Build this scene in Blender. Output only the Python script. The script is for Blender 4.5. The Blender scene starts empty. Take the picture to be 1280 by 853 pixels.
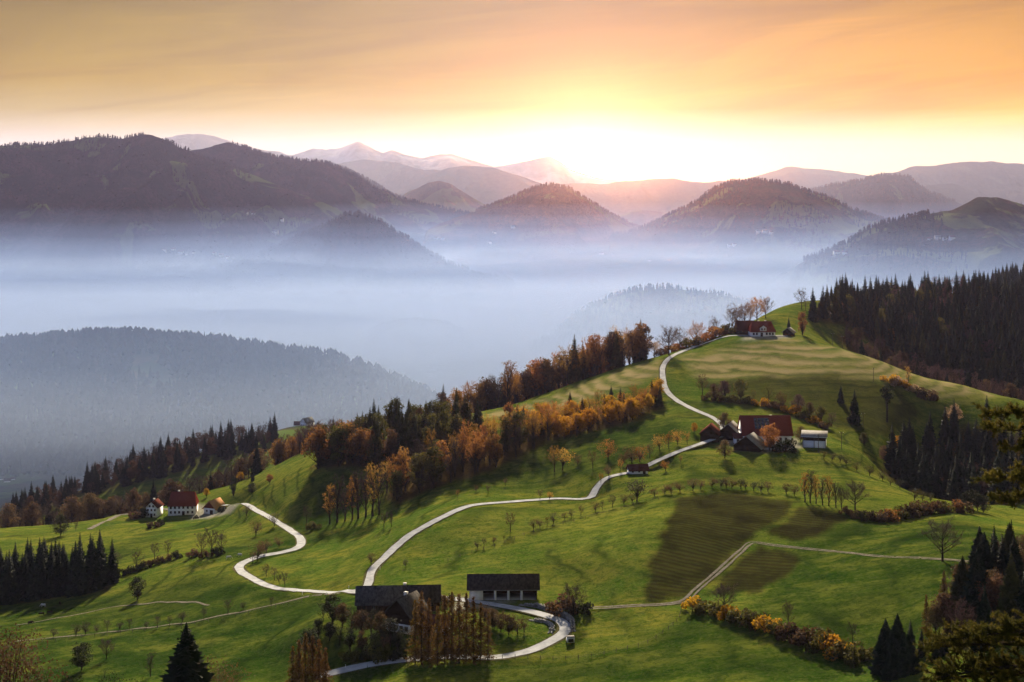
import bpy, math, random
import numpy as np
from mathutils import Vector

# ------------------------------------------------------------------ camera, sky, sun, exposure
SC = bpy.context.scene
COL = SC.collection
F = 1778.0                 # focal length in photograph pixels (1280 wide)
HOR = 230.0                # row of the true horizon
R = math.radians

cam_d = bpy.data.cameras.new("camera")
cam = bpy.data.objects.new("camera", cam_d); COL.objects.link(cam)
cam.location = (0, 0, 0); cam.rotation_euler = (R(90), 0, 0)
cam_d.sensor_width = 36.0; cam_d.lens = 36.0*F/1280.0
cam_d.shift_y = -(426.5-HOR)/1280.0
cam_d.clip_start = 0.5; cam_d.clip_end = 200000.0
SC.camera = cam

SUN_AZ = R(1.0)            # clockwise from +Y
SUN_EL = R(23.0)
sdir = Vector((math.sin(SUN_AZ)*math.cos(SUN_EL), math.cos(SUN_AZ)*math.cos(SUN_EL), math.sin(SUN_EL)))
sun_d = bpy.data.lights.new("sun", 'SUN'); sun_d.energy = 4.6; sun_d.angle = R(4.0); sun_d.color = (1.0, 0.84, 0.60)
sun = bpy.data.objects.new("sun", sun_d); COL.objects.link(sun)
sun.rotation_euler = (-sdir).to_track_quat('-Z', 'Y').to_euler()
sun.location = (0, 300, 600)

SC.view_settings.view_transform = 'Standard'; SC.view_settings.look = 'None'
SC.view_settings.gamma = 1.0; SC.view_settings.use_curve_mapping = False
SC.view_settings.exposure = 1.82

w = bpy.data.worlds.new("World"); SC.world = w; w.use_nodes = True
nt = w.node_tree; N = nt.nodes; L = nt.links; N.clear()
def nd(tree, typ, **kw):
    n = tree.nodes.new(typ)
    for k, v in kw.items():
        if k == 'ins':
            for kk, vv in v.items():
                n.inputs[kk].default_value = vv
        else:
            setattr(n, k, v)
    return n
def ramp(tree, stops, interp='EASE'):
    r = tree.nodes.new('ShaderNodeValToRGB'); cr = r.color_ramp; cr.interpolation = interp
    while len(cr.elements) > 1: cr.elements.remove(cr.elements[-1])
    for i, (p, c) in enumerate(stops):
        e = cr.elements[0] if i == 0 else cr.elements.new(p)
        e.position = p; e.color = (c[0], c[1], c[2], 1) if not isinstance(c, (int, float)) else (c, c, c, 1)
    return r
def mth(tree, op, a, b=None, c=None):
    n = tree.nodes.new('ShaderNodeMath'); n.operation = op
    for i, v in enumerate((a, b, c)):
        if v is None: continue
        if isinstance(v, (int, float)): n.inputs[i].default_value = v
        else: tree.links.new(v, n.inputs[i])
    return n.outputs[0]
def mixc(tree, fac, a, b, mode='MIX'):
    n = tree.nodes.new('ShaderNodeMix'); n.data_type = 'RGBA'; n.blend_type = mode
    for s, v in ((n.inputs[0], fac), (n.inputs[6], a), (n.inputs[7], b)):
        if isinstance(v, (int, float)): s.default_value = v
        elif isinstance(v, tuple): s.default_value = (v[0], v[1], v[2], 1)
        else: tree.links.new(v, s)
    return n.outputs[2]

SKY_GAIN = 0.285
tc = nd(nt, 'ShaderNodeTexCoord')
sep = nd(nt, 'ShaderNodeSeparateXYZ'); L.new(tc.outputs['Generated'], sep.inputs[0])
nish = nd(nt, 'ShaderNodeTexSky'); nish.sky_type = 'NISHITA'; nish.sun_disc = False
nish.sun_elevation = SUN_EL; nish.sun_rotation = SUN_AZ; nish.altitude = 800; nish.air_density = 1.3; nish.dust_density = 1.0; nish.ozone_density = 1.5
# high veil of cirrus lit by the low sun: colour by height above the horizon
zc = mth(nt, 'MAXIMUM', sep.outputs[2], 0.0)
veil = ramp(nt, [(0.0, (1.25, 1.06, 0.84)), (0.012, (1.15, 0.92, 0.66)), (0.040, (0.95, 0.64, 0.22)), (0.070, (0.70, 0.37, 0.02)),
                 (0.125, (0.40, 0.205, 0.0)), (0.20, (0.36, 0.22, 0.10)), (0.45, (0.26, 0.25, 0.28)), (1.0, (0.17, 0.22, 0.34))], 'LINEAR')
L.new(zc, veil.inputs[0])
# the veil is warm towards the sun, blue-grey away from it
def vdot(v):
    n = nd(nt, 'ShaderNodeVectorMath', operation='DOT_PRODUCT'); L.new(tc.outputs['Generated'], n.inputs[0]); n.inputs[1].default_value = v
    return n.outputs['Value']
faz = vdot((math.sin(R(8)), math.cos(R(8)), 0.0))
away = nd(nt, 'ShaderNodeMapRange', interpolation_type='SMOOTHSTEP'); L.new(faz, away.inputs[0])
away.inputs[1].default_value = 0.93; away.inputs[2].default_value = -0.35; away.inputs[3].default_value = 0.0; away.inputs[4].default_value = 1.0
bg_away = ramp(nt, [(0.0, (0.46, 0.44, 0.52)), (0.10, (0.38, 0.42, 0.56)), (0.4, (0.22, 0.31, 0.50)), (1.0, (0.14, 0.21, 0.38))], 'LINEAR')
L.new(zc, bg_away.inputs[0])
vcol = mixc(nt, away.outputs[0], veil.outputs[0], bg_away.outputs[0])
# deeper orange to the right of the sun, paler to the left (the veil is thicker there)
rgt = nd(nt, 'ShaderNodeMapRange', interpolation_type='SMOOTHSTEP'); L.new(vdot((1, 0, 0)), rgt.inputs[0])
rgt.inputs[1].default_value = -0.30; rgt.inputs[2].default_value = 0.30; rgt.inputs[3].default_value = 0.0; rgt.inputs[4].default_value = 1.0
tint = ramp(nt, [(0.0, (0.84, 0.93, 1.25)), (0.5, (0.80, 0.77, 0.50)), (1.0, (1.45, 1.16, 0.55))], 'LINEAR'); L.new(rgt.outputs[0], tint.inputs[0])
vcol = mixc(nt, 1.0, vcol, tint.outputs[0], 'MULTIPLY')
# cirrus: long soft streaks rising gently to the right, over broad thicker and thinner patches
def streak(tilt, su, sv, off, detail, rough, dist, lo, hi):
    ct, st = math.cos(R(tilt)), math.sin(R(tilt))
    u = mth(nt, 'ADD', mth(nt, 'MULTIPLY', sep.outputs[0], ct*su), mth(nt, 'MULTIPLY', sep.outputs[2], st*su))
    v = mth(nt, 'ADD', mth(nt, 'MULTIPLY', sep.outputs[0], -st*sv), mth(nt, 'MULTIPLY', sep.outputs[2], ct*sv))
    cb = nd(nt, 'ShaderNodeCombineXYZ'); L.new(u, cb.inputs[0]); L.new(v, cb.inputs[1]); L.new(mth(nt, 'MULTIPLY_ADD', sep.outputs[1], 1.3, off), cb.inputs[2])
    no = nd(nt, 'ShaderNodeTexNoise'); L.new(cb.outputs[0], no.inputs['Vector'])
    no.inputs['Scale'].default_value = 1.0; no.inputs['Detail'].default_value = detail; no.inputs['Roughness'].default_value = rough; no.inputs['Distortion'].default_value = dist
    mr = nd(nt, 'ShaderNodeMapRange', interpolation_type='SMOOTHSTEP'); L.new(no.outputs[0], mr.inputs[0])
    mr.inputs[1].default_value = lo; mr.inputs[2].default_value = hi
    return mr.outputs[0]
s1 = streak(5.5, 3.2, 34.0, 0.0, 7, 0.62, 0.9, 0.42, 0.68)
s2 = streak(3.0, 4.5, 80.0, 5.0, 7, 0.65, 0.8, 0.52, 0.72)
s3 = streak(10.0, 2.4, 11.0, 9.0, 5, 0.55, 0.5, 0.38, 0.66)
fadeh = nd(nt, 'ShaderNodeMapRange', interpolation_type='SMOOTHSTEP'); L.new(zc, fadeh.inputs[0]); fadeh.inputs[1].default_value = 0.01; fadeh.inputs[2].default_value = 0.06
def clouded(c, m, amt, col):
    return mixc(nt, mth(nt, 'MULTIPLY', mth(nt, 'MULTIPLY', m, fadeh.outputs[0]), amt), c, mixc(nt, 1.0, c, col, 'MULTIPLY'))
vcol = clouded(vcol, s3, 0.85, (0.72, 0.68, 0.72))
vcol = clouded(vcol, s1, 0.75, (0.76, 0.70, 0.66))
vcol = clouded(vcol, s2, 0.60, (1.25, 1.22, 1.15))
# glow of the sun behind the peaks
GAZ, GEL = R(2.9), R(0.62)
sg = mth(nt, 'MAXIMUM', vdot((math.sin(GAZ)*math.cos(GEL), math.cos(GAZ)*math.cos(GEL), math.sin(GEL))), 0.0)
g1 = mth(nt, 'POWER', sg, 27000.0); g2 = mth(nt, 'POWER', sg, 60.0)
def scol(v, c):
    n = nd(nt, 'ShaderNodeVectorMath', operation='SCALE'); n.inputs[0].default_value = c; L.new(v, n.inputs['Scale']); return n.outputs[0]
gl0 = nd(nt, 'ShaderNodeVectorMath', operation='ADD'); L.new(scol(g1, (13500.0, 4900.0, 1100.0)), gl0.inputs[0]); L.new(scol(g2, (0.10, 0.06, 0.03)), gl0.inputs[1]); gl = gl0.outputs[0]
def vop(op, a, b):
    n = nd(nt, 'ShaderNodeVectorMath', operation=op); L.new(a, n.inputs[0])
    if isinstance(b, tuple): n.inputs[1].default_value = b
    else: L.new(b, n.inputs[1])
    return n.outputs[0]
vsc = vop('MULTIPLY', vop('ADD', vcol, gl), (SKY_GAIN, SKY_GAIN, SKY_GAIN))
tot = vop('ADD', vsc, vop('MULTIPLY', nish.outputs[0], (0.002, 0.002, 0.002)))
bg = nd(nt, 'ShaderNodeBackground'); L.new(tot, bg.inputs[0]); bg.inputs[1].default_value = 1.0
wo = nd(nt, 'ShaderNodeOutputWorld'); L.new(bg.outputs[0], wo.inputs[0])

w.cycles.sampling_method = 'MANUAL'; w.cycles.sample_map_resolution = 4096
cy_ = SC.cycles
cy_.use_denoising = True; cy_.max_bounces = 5; cy_.diffuse_bounces = 2; cy_.glossy_bounces = 1; cy_.transmission_bounces = 2
cy_.transparent_max_bounces = 6; cy_.volume_bounces = 3; cy_.caustics_reflective = False; cy_.caustics_refractive = False
cy_.use_adaptive_sampling = True; cy_.adaptive_threshold = 0.02; cy_.sample_clamp_indirect = 4.0

# ------------------------------------------------------------------ numpy helpers
def _hash(ix, iy, seed):
    n = (ix*374761393 + iy*668265263 + seed*974634077) & 0xffffffff
    n = ((n ^ (n >> 13))*1274126177) & 0xffffffff
    n = n ^ (n >> 16)
    return (n & 0xffff)/65535.0
def vnoise(x, y, seed=0):
    x = np.asarray(x, float); y = np.asarray(y, float)
    ix = np.floor(x).astype(np.int64); iy = np.floor(y).astype(np.int64)
    fx = x-ix; fy = y-iy
    fx = fx*fx*fx*(fx*(fx*6-15)+10); fy = fy*fy*fy*(fy*(fy*6-15)+10)
    a = _hash(ix, iy, seed); b = _hash(ix+1, iy, seed); c = _hash(ix, iy+1, seed); d = _hash(ix+1, iy+1, seed)
    return (a*(1-fx)+b*fx)*(1-fy)+(c*(1-fx)+d*fx)*fy
def fbm(x, y, octv=4, seed=0, gain=0.5):
    s = 0; a = 1; t = 0
    for i in range(octv):
        s = s+a*(vnoise(x*2**i+i*17.3, y*2**i-i*9.1, seed+i)*2-1); t += a; a *= gain
    return s/t
def ridged(x, y, octv=4, seed=0):
    s = 0; a = 1; t = 0
    for i in range(octv):
        s = s+a*(1-np.abs(vnoise(x*2**i+i*11.7, y*2**i+i*5.3, seed+i)*2-1)); t += a; a *= 0.5
    return s/t

# ------------------------------------------------------------------ lie of the land: surveyed points (photo column, row, metres ahead)
SURV = [
 # valley side of the foreground
 (-150,853,440),(0,853,430),(250,853,405),(430,853,395),(640,853,385),(850,853,365),(1050,853,350),(1280,853,330),(1430,853,330),
 (640,745,455),(560,748,455),(700,790,422),(630,758,447),(490,800,418),(480,765,445),(700,745,452),(790,745,448),
 (440,740,485),(300,712,560),(375,680,605),(310,632,745),(228,642,800),(190,642,800),(270,640,800),(170,747,560),(0,752,600),(100,745,585),
 (0,662,800),(60,660,810),(140,643,840),(0,800,500),(100,830,440),(200,790,480),(250,690,620),(330,760,490),(-150,740,620),(-150,660,820),
 (460,728,497),(485,700,518),(530,660,546),(590,632,572),(632,628,584),(660,640,566),(700,634,576),(740,624,590),(770,601,606),(820,578,624),(870,556,640),
 (560,610,635),(400,590,720),(600,565,690),(420,652,655),(500,632,630),(440,690,560),(540,700,520),(620,680,525),(720,680,505),(780,640,545),(800,700,470),
 (885,520,705),(850,505,735),(830,485,770),(828,462,815),(838,448,845),(862,437,868),(930,421,895),(955,419,900),(990,423,885),
 (1050,432,865),(1100,446,850),(1200,476,820),(1280,499,790),(1400,530,760),
 (900,460,830),(1000,455,825),(1100,480,790),(1180,497,790),(1250,507,780),(880,495,765),(960,478,790),(1040,480,785),(1120,497,765),(1050,515,740),(1100,550,700),(960,515,720),
 (950,564,642),(900,560,648),(1020,558,645),(1000,580,620),(1100,600,595),(1200,627,575),(1260,650,560),
 (930,590,605),(870,606,580),(990,612,575),(830,650,510),(850,750,437),(960,650,515),(940,677,490),(870,735,452),(1000,690,480),
 (1178,702,432),(1220,703,428),(1050,740,420),(1000,800,385),(900,765,420),(1080,826,368),(1140,800,368),(1280,760,345),(1200,645,515),(1280,665,490),(1110,650,520),(1010,630,540),
 (590,519,800),(700,490,815),(820,448,845),(700,546,705),(640,545,715),(830,512,745),(760,525,725),(660,520,770),(760,485,790),
 (350,600,755),(250,613,880),(330,596,845),(380,577,850),(330,640,720),(150,652,830),(450,560,770),(520,545,770),(450,540,830),
 (750,580,625),(650,600,640),
]
SURZ = [  # (column, metres ahead, height): hidden ground
 (-300,40,-18),(640,40,-17.5),(1580,40,-17),(-200,100,-43),(640,100,-42),(1480,100,-41),(-100,200,-84),(640,200,-83),(1380,200,-80),
 (0,300,-124),(640,300,-119),(1280,300,-111),(1430,300,-110),(0,370,-146),(640,350,-133),(1100,325,-119),
 # behind the crests
 (590,860,-140),(700,880,-127),(820,910,-113),(590,960,-190),(700,990,-178),(800,1010,-150),(640,1200,-290),(760,1200,-270),
 (870,960,-112),(940,970,-95),(1000,1000,-88),(1045,1060,-84),(940,1100,-110),(880,1100,-170),(1000,1200,-125),(900,1300,-230),(1050,1350,-140),
 (1100,930,-128),(1200,930,-142),(1280,900,-148),(1400,900,-150),(1030,980,-104),(1100,1150,-97),(1200,1200,-93),(1290,1170,-98),(1400,1170,-95),
 (1060,1100,-96),(1150,1050,-115),(1230,1050,-122),(1300,1040,-128),(1100,1350,-135),(1250,1450,-140),(1260,1700,-112),(1180,1750,-150),(1400,1700,-100),
 (1060,1600,-175),(980,1650,-200),(1100,2300,-290),(1300,2300,-270),(1400,2300,-240),
 (1180,690,-152),(1130,680,-144),(1240,660,-146),(1280,640,-140),(1200,740,-146),(1280,720,-146),(1400,640,-138),
 (450,900,-166),(450,960,-182),(380,960,-178),(320,960,-203),(250,960,-225),(150,930,-225),(50,920,-225),(0,900,-222),(-150,950,-235),
 (400,1060,-225),(250,1080,-275),(100,1060,-285),(-50,1060,-290),
 (360,1330,-237),(320,1300,-243),(270,1280,-241),(200,1260,-250),(130,1240,-262),(60,1220,-278),(0,1200,-292),(-100,1200,-300),
 (375,1500,-252),(430,1450,-258),(480,1500,-290),(300,1520,-290),(200,1500,-320),(80,1480,-345),(-100,1500,-365),(540,1500,-330),(600,1700,-380),
 # wooded ridge on the left
 (-250,1950,-400),(0,1950,-398),(150,1950,-395),(300,1950,-390),(420,2000,-395),(520,2100,-410),
 (-250,2600,-290),(0,2600,-292),(60,2600,-290),(130,2580,-277),(200,2580,-284),(300,2560,-298),(380,2540,-314),(430,2520,-330),(490,2500,-356),(540,2480,-382),(580,2450,-410),(620,2500,-440),
 (-250,2250,-345),(0,2250,-342),(150,2250,-336),(300,2250,-342),(430,2250,-368),
 (-250,3100,-400),(0,3100,-400),(200,3100,-395),(400,3100,-410),(540,3000,-455),
 # valley
 (700,2000,-400),(800,1800,-350),(900,1800,-320),(700,2800,-460),(850,2600,-420),(1000,2600,-380),(1200,3000,-390),(1400,3000,-370),
 (540,3600,-470),(640,3600,-475),(760,3300,-455),(0,3800,-470),(250,3800,-470),(-250,3800,-470),
 (900,3900,-450),(1100,3900,-440),(1300,3900,-420),
 (0,5200,-455),(300,5200,-455),(600,5000,-470),(800,5200,-440),(1000,5200,-420),(1280,5000,-430),(-250,5200,-450),(1500,5000,-420),
 (0,6500,-420),(300,6300,-400),(500,6500,-370),(650,6500,-350),(750,6600,-345),(850,6600,-345),(1000,6500,-330),(1280,6500,-400),(1500,6500,-380),(-250,6500,-420),
 (-250,9000,-440),(300,9000,-440),(640,9000,-430),(900,9000,-430),(1280,9000,-440),(1500,9000,-440),
]
P = []; Zv = []
for px, py, d in SURV:
    P.append(((px-640)/F, d)); Zv.append((HOR-py)/F*d)
for px, d, z in SURZ:
    P.append(((px-640)/F, d)); Zv.append(z)
P = np.array(P); Zv = np.array(Zv)
def _feat(a, Y):
    return np.stack([np.asarray(a)*9.0, np.log(np.asarray(Y))*4.0], -1)
_C = _feat(P[:, 0], P[:, 1])
def _tps(r2): return 0.5*r2*np.log(r2+1e-12)
_n = len(_C)
_K = _tps(((_C[:, None]-_C[None])**2).sum(-1)) + np.eye(_n)*0.05
_A = np.zeros((_n+3, _n+3)); _A[:_n, :_n] = _K; _A[:_n, _n] = 1; _A[:_n, _n+1:] = _C; _A[_n:, :_n] = _A[:_n, _n:].T
_W = np.linalg.solve(_A, np.concatenate([Zv, np.zeros(3)]))
def _height(X, Y):
    X = np.asarray(X, float); Y = np.asarray(Y, float)
    sh = np.broadcast(X, Y).shape
    Xf = np.broadcast_to(X, sh).ravel(); Yf = np.broadcast_to(Y, sh).ravel()
    Yc = np.clip(Yf, 40, 9000); Ac = np.clip(Xf/np.maximum(Yf, 1e-3), -0.62, 0.62)
    out = np.empty(len(Xf))
    for i in range(0, len(Xf), 20000):
        q = _feat(Ac[i:i+20000], Yc[i:i+20000])
        r2 = ((q[:, None]-_C[None])**2).sum(-1)
        out[i:i+20000] = _tps(r2)@_W[:_n] + _W[_n] + q@_W[_n+1:]
    out = np.where(Yf < 40, -1.75+(out+1.75)*np.clip(Yf, 0, 40)/40, out)
    k = np.clip((Yf-7500)/3000, 0, 1); out = out*(1-k)-480*k
    nearf = np.clip((Yf-330)/60, 0, 1)*np.clip((1000-Yf)/100, 0, 1)
    out = out+nearf*(0.38*fbm(Xf/13, Yf/17, 3, 77)+0.16*np.sin((out+1.2*fbm(Xf/40, Yf/40, 2, 78))*2*math.pi/2.3)*np.clip(fbm(Xf/55, Yf/55, 2, 79)*2+0.5, 0, 1))
    # gentle undulation, growing with distance
    am = np.clip(Yf/900, 0.15, 1)
    out = out + am*(0.9*fbm(Xf/70, Yf/70, 3, 5)) + np.clip((Yf-1100)/1200, 0, 1)*(10*fbm(Xf/260, Yf/260, 4, 9)) + np.clip((Yf-2800)/1500, 0, 1)*np.clip((8500-Yf)/1500, 0, 1)*(34*fbm(Xf/700, Yf/700, 4, 19))
    return np.maximum(out, -498.0).reshape(sh)

# regular survey grid (ray: bearing x log distance) for fast look-up
NA, NR = 520, 640
GA = np.linspace(-0.58, 0.58, NA); GL = np.concatenate([np.linspace(math.log(2.0), math.log(200.0), 40)[:-1], np.linspace(math.log(200.0), math.log(9000.0), NR-60), np.linspace(math.log(9000.0), math.log(20000.0), 22)[1:]])
NR = len(GL)
GY = np.exp(GL)
_gx = GA[None, :]*GY[:, None]; _gy = np.broadcast_to(GY[:, None], _gx.shape)
GZ = _height(_gx, _gy)
def ground_z(X, Y):
    X = np.asarray(X, float); Y = np.asarray(Y, float)
    a = np.clip(X/np.maximum(Y, 1e-6), GA[0], GA[-1]-1e-9); l = np.log(np.clip(Y, GY[0], GY[-1]-1))
    i = np.clip(np.searchsorted(GL, l, 'right')-1, 0, NR-2)
    v = (Y-GY[i])/(GY[i+1]-GY[i])
    u = (a-GA[0])/(GA[1]-GA[0]); j = np.clip(np.floor(u).astype(int), 0, NA-2); u = u-j
    return (GZ[i, j]*(1-u)+GZ[i, j+1]*u)*(1-v)+(GZ[i+1, j]*(1-u)+GZ[i+1, j+1]*u)*v
def at(px, d):
    X = (px-640)/F*d
    return float(X), float(d), float(ground_z(X, d))
_pk = np.exp(np.linspace(math.log(60), math.log(9000), 6000))
def pick(px, py, dmin=200):
    """where the line of sight through a photo pixel meets the land"""
    d = _pk[_pk > dmin]; X = (px-640)/F*d; z = ground_z(X, d); ray = (HOR-py)/F*d
    gap = (ray-z)/d*F                      # pixels of air between the sight line and the land
    k = np.nonzero(gap <= 0)[0]
    loc = np.nonzero((gap[1:-1] <= gap[:-2]) & (gap[1:-1] < gap[2:]) & (gap[1:-1] < 9))[0]+1      # grazes a crest
    if len(loc) and (len(k) == 0 or loc[0] < k[0]): k = loc
    if len(k) == 0: k = [int(np.argmax(z/d))]
    return at(px, float(d[k[0]]))
def proj(X, Y, Z):
    return 640+F*X/Y, HOR-F*Z/Y

# ------------------------------------------------------------------ materials
MATS = {}
def new_mat(name):
    m = bpy.data.materials.new(name); m.use_nodes = True
    t = m.node_tree; b = t.nodes['Principled BSDF']
    b.inputs['Roughness'].default_value = 0.9; b.inputs['Specular IOR Level'].default_value = 0.0
    MATS[name] = m
    return m, t, b
def noise_mat(name, c1, c2, scale=1.0, rough=0.9, detail=5, c3=None, rnd=0.0, spec=0.0, bump=0.0, coord='Object', trans=0.0, stretch=None):
    """two or three tones broken up by noise; rnd varies value from object to object"""
    m, t, b = new_mat(name)
    tcn = nd(t, 'ShaderNodeTexCoord'); no = nd(t, 'ShaderNodeTexNoise')
    src = tcn.outputs[coord]
    if stretch:
        mp = nd(t, 'ShaderNodeMapping'); mp.inputs['Scale'].default_value = stretch; t.links.new(src, mp.inputs[0]); src = mp.outputs[0]
    t.links.new(src, no.inputs['Vector'])
    no.inputs['Scale'].default_value = scale; no.inputs['Detail'].default_value = detail; no.inputs['Roughness'].default_value = 0.65
    stops = [(0.32, c1), (0.68, c2)] if c3 is None else [(0.28, c1), (0.5, c2), (0.72, c3)]
    r = ramp(t, stops, 'LINEAR'); t.links.new(no.outputs[0], r.inputs[0]); c = r.outputs[0]
    if rnd:
        oi = nd(t, 'ShaderNodeObjectInfo'); hs = nd(t, 'ShaderNodeHueSaturation')
        v = mth(t, 'MULTIPLY_ADD', oi.outputs['Random'], rnd*2, 1-rnd); t.links.new(v, hs.inputs['Value'])
        h = mth(t, 'MULTIPLY_ADD', mth(t, 'FRACT', mth(t, 'MULTIPLY', oi.outputs['Random'], 7.31)), rnd*0.10, 0.5-rnd*0.05); t.links.new(h, hs.inputs['Hue'])
        t.links.new(c, hs.inputs['Color']); c = hs.outputs[0]
    t.links.new(c, b.inputs['Base Color'])
    b.inputs['Roughness'].default_value = rough; b.inputs['Specular IOR Level'].default_value = spec
    if bump:
        bp = nd(t, 'ShaderNodeBump'); bp.inputs['Strength'].default_value = bump; t.links.new(no.outputs[0], bp.inputs['Height']); t.links.new(bp.outputs[0], b.inputs['Normal'])
    if trans:
        tr = nd(t, 'ShaderNodeBsdfTranslucent'); t.links.new(c, tr.inputs[0]); mx = nd(t, 'ShaderNodeMixShader'); mx.inputs[0].default_value = trans
        o = t.nodes['Material Output']; t.links.new(b.outputs[0], mx.inputs[1]); t.links.new(tr.outputs[0], mx.inputs[2]); t.links.new(mx.outputs[0], o.inputs['Surface'])
    return m

# ------------------------------------------------------------------ mesh helpers
def mesh_np(name, V, faces, mats=(), midx=None, smooth=False):
    """V (n,3); faces: list of index arrays (k,3) or (k,4)"""
    me = bpy.data.meshes.new(name)
    V = np.asarray(V, np.float32)
    me.vertices.add(len(V)); me.vertices.foreach_set('co', V.ravel())
    fl = [np.asarray(f, np.int32) for f in faces if len(f)]
    tot = np.concatenate([np.full(len(f), f.shape[1], np.int32) for f in fl])
    li = np.concatenate([f.ravel() for f in fl])
    me.loops.add(len(li)); me.loops.foreach_set('vertex_index', li)
    me.polygons.add(len(tot)); me.polygons.foreach_set('loop_start', np.concatenate([[0], np.cumsum(tot)[:-1]]).astype(np.int32))
    for m in mats: me.materials.append(m)
    if midx is not None: me.polygons.foreach_set('material_index', np.asarray(midx, np.int32))
    if smooth: me.polygons.foreach_set('use_smooth', np.ones(len(tot), bool))
    me.update(calc_edges=True); me.validate()
    return me
def link(name, data, parent=None, loc=(0, 0, 0), rz=0.0):
    o = bpy.data.objects.new(name, data); COL.objects.link(o); o.location = loc; o.rotation_euler = (0, 0, rz)
    if parent is not None: o.parent = parent
    return o
def tag(o, label=None, cat=None, group=None, kind=None):
    if label: o['label'] = label
    if cat: o['category'] = cat
    if group: o['group'] = group
    if kind: o['kind'] = kind
    return o
def inpoly(X, Y, poly):
    ins = np.zeros(np.shape(X), bool); n = len(poly); j = n-1
    for i in range(n):
        xi, yi = poly[i]; xj, yj = poly[j]
        c = ((yi > Y) != (yj > Y)) & (X < (xj-xi)*(Y-yi)/((yj-yi) if yj != yi else 1e-9)+xi)
        ins ^= c; j = i
    return ins

# ------------------------------------------------------------------ roads: centre lines on the land
def catmull(pts, step=2.5):
    p = [np.array(q, float) for q in pts]; p = [2*p[0]-p[1]]+p+[2*p[-1]-p[-2]]; out = []
    for i in range(1, len(p)-2):
        n = max(2, int(np.linalg.norm(p[i+1]-p[i])/step))
        for k in range(n):
            t = k/n
            out.append(0.5*((2*p[i])+(-p[i-1]+p[i+1])*t+(2*p[i-1]-5*p[i]+4*p[i+1]-p[i+2])*t*t+(-p[i-1]+3*p[i]-3*p[i+1]+p[i+2])*t**3))
    out.append(p[-2]); return np.array(out)
def line_px(pts):
    w_ = []
    for q in pts:
        w_.append(at(q[0], q[2])[:2] if len(q) == 3 else pick(*q)[:2])
    return w_
ROADS = {}
def road_line(key, pts, width, smooth=6):
    c = catmull(line_px(pts)); z = ground_z(c[:, 0], c[:, 1])
    k = np.ones(2*smooth+1)/(2*smooth+1)
    zs = np.convolve(np.concatenate([np.full(smooth, z[0]), z, np.full(smooth, z[-1])]), k, 'valid')
    ROADS[key] = (c, zs, width)
road_line('valley', [(396,850),(440,839),(505,829,403),(560,823,404),(610,821,402),(655,817),(690,802),(706,788),(701,776),(680,768),(650,762),(620,757),(585,752),(540,746,458),(490,742,478),(440,741),(372,739),(342,735),(312,722),(299,709),(320,698),(354,690),(374,683),(375,673),(360,661),(340,649),(318,637),(300,629),(280,632,790)], 3.6)
road_line('hill', [(440,741,484),(458,733),(465,715),(480,698),(510,672),(545,650),(580,634),(597,630),(632,628),(665,627,590),(697,627,592),(735,625),(745,615),(756,606),(775,597),(800,586),(830,573),(870,556),(905,545)], 3.0)
road_line('top', [(905,545),(903,533),(890,522),(865,511),(841,498),(831,484),(828,466),(832,452),(845,443),(870,434),(900,427),(930,421),(985,421)], 3.0)
road_line('field', [(700,766,440),(745,762),(790,757),(850,752),(872,737),(898,714),(924,691),(940,677),(962,681),(1040,690),(1120,697),(1225,702)], 2.6)
road_line('meadow', [(20,782),(60,775),(110,766),(150,758),(200,753),(240,753),(262,757)], 2.0)
road_line('lane', [(425,742,483),(385,747),(300,766),(235,779),(140,790),(20,802)], 1.8)
road_line('farm', [(112,661),(132,652),(150,646),(185,641),(228,641)], 3.0)
# press the land flat under the roads
_gxy = np.stack([_gx.ravel(), _gy.ravel()], -1); GZf = GZ.ravel()
for key, (c, z, wd) in ROADS.items():
    if wd < 2.5: continue
    lo = c.min(0)-16; hi = c.max(0)+16
    idx = np.nonzero((_gxy[:, 0] > lo[0]) & (_gxy[:, 0] < hi[0]) & (_gxy[:, 1] > lo[1]) & (_gxy[:, 1] < hi[1]))[0]
    for i0 in range(0, len(idx), 8000):
        ii = idx[i0:i0+8000]; d2 = ((_gxy[ii][:, None]-c[None])**2).sum(-1); k = d2.argmin(1); dd = np.sqrt(d2[np.arange(len(ii)), k])
        f = np.clip((wd/2+7.5-dd)/6.5, 0, 1); f = f*f*(3-2*f)
        GZf[ii] = GZf[ii]*(1-f)+(z[k]-0.10)*f
# level yards under the buildings
def pad(px, d, rad, fall=26):
    X, Y, Z = at(px, d); dd = np.hypot(_gxy[:, 0]-X, _gxy[:, 1]-Y); f = np.clip((rad+fall-dd)/fall, 0, 1); f = f*f*(3-2*f)
    GZf[:] = GZf*(1-f)+Z*f
for a_ in ((495,438,17),(628,456,17),(228,800,10),(192,797,7),(267,800,8),(955,655,15),(905,648,12),(936,641,10),(1019,647,9),(952,902,16),(795,611,6)): pad(*a_)
GZ = GZf.reshape(GZ.shape)

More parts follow.
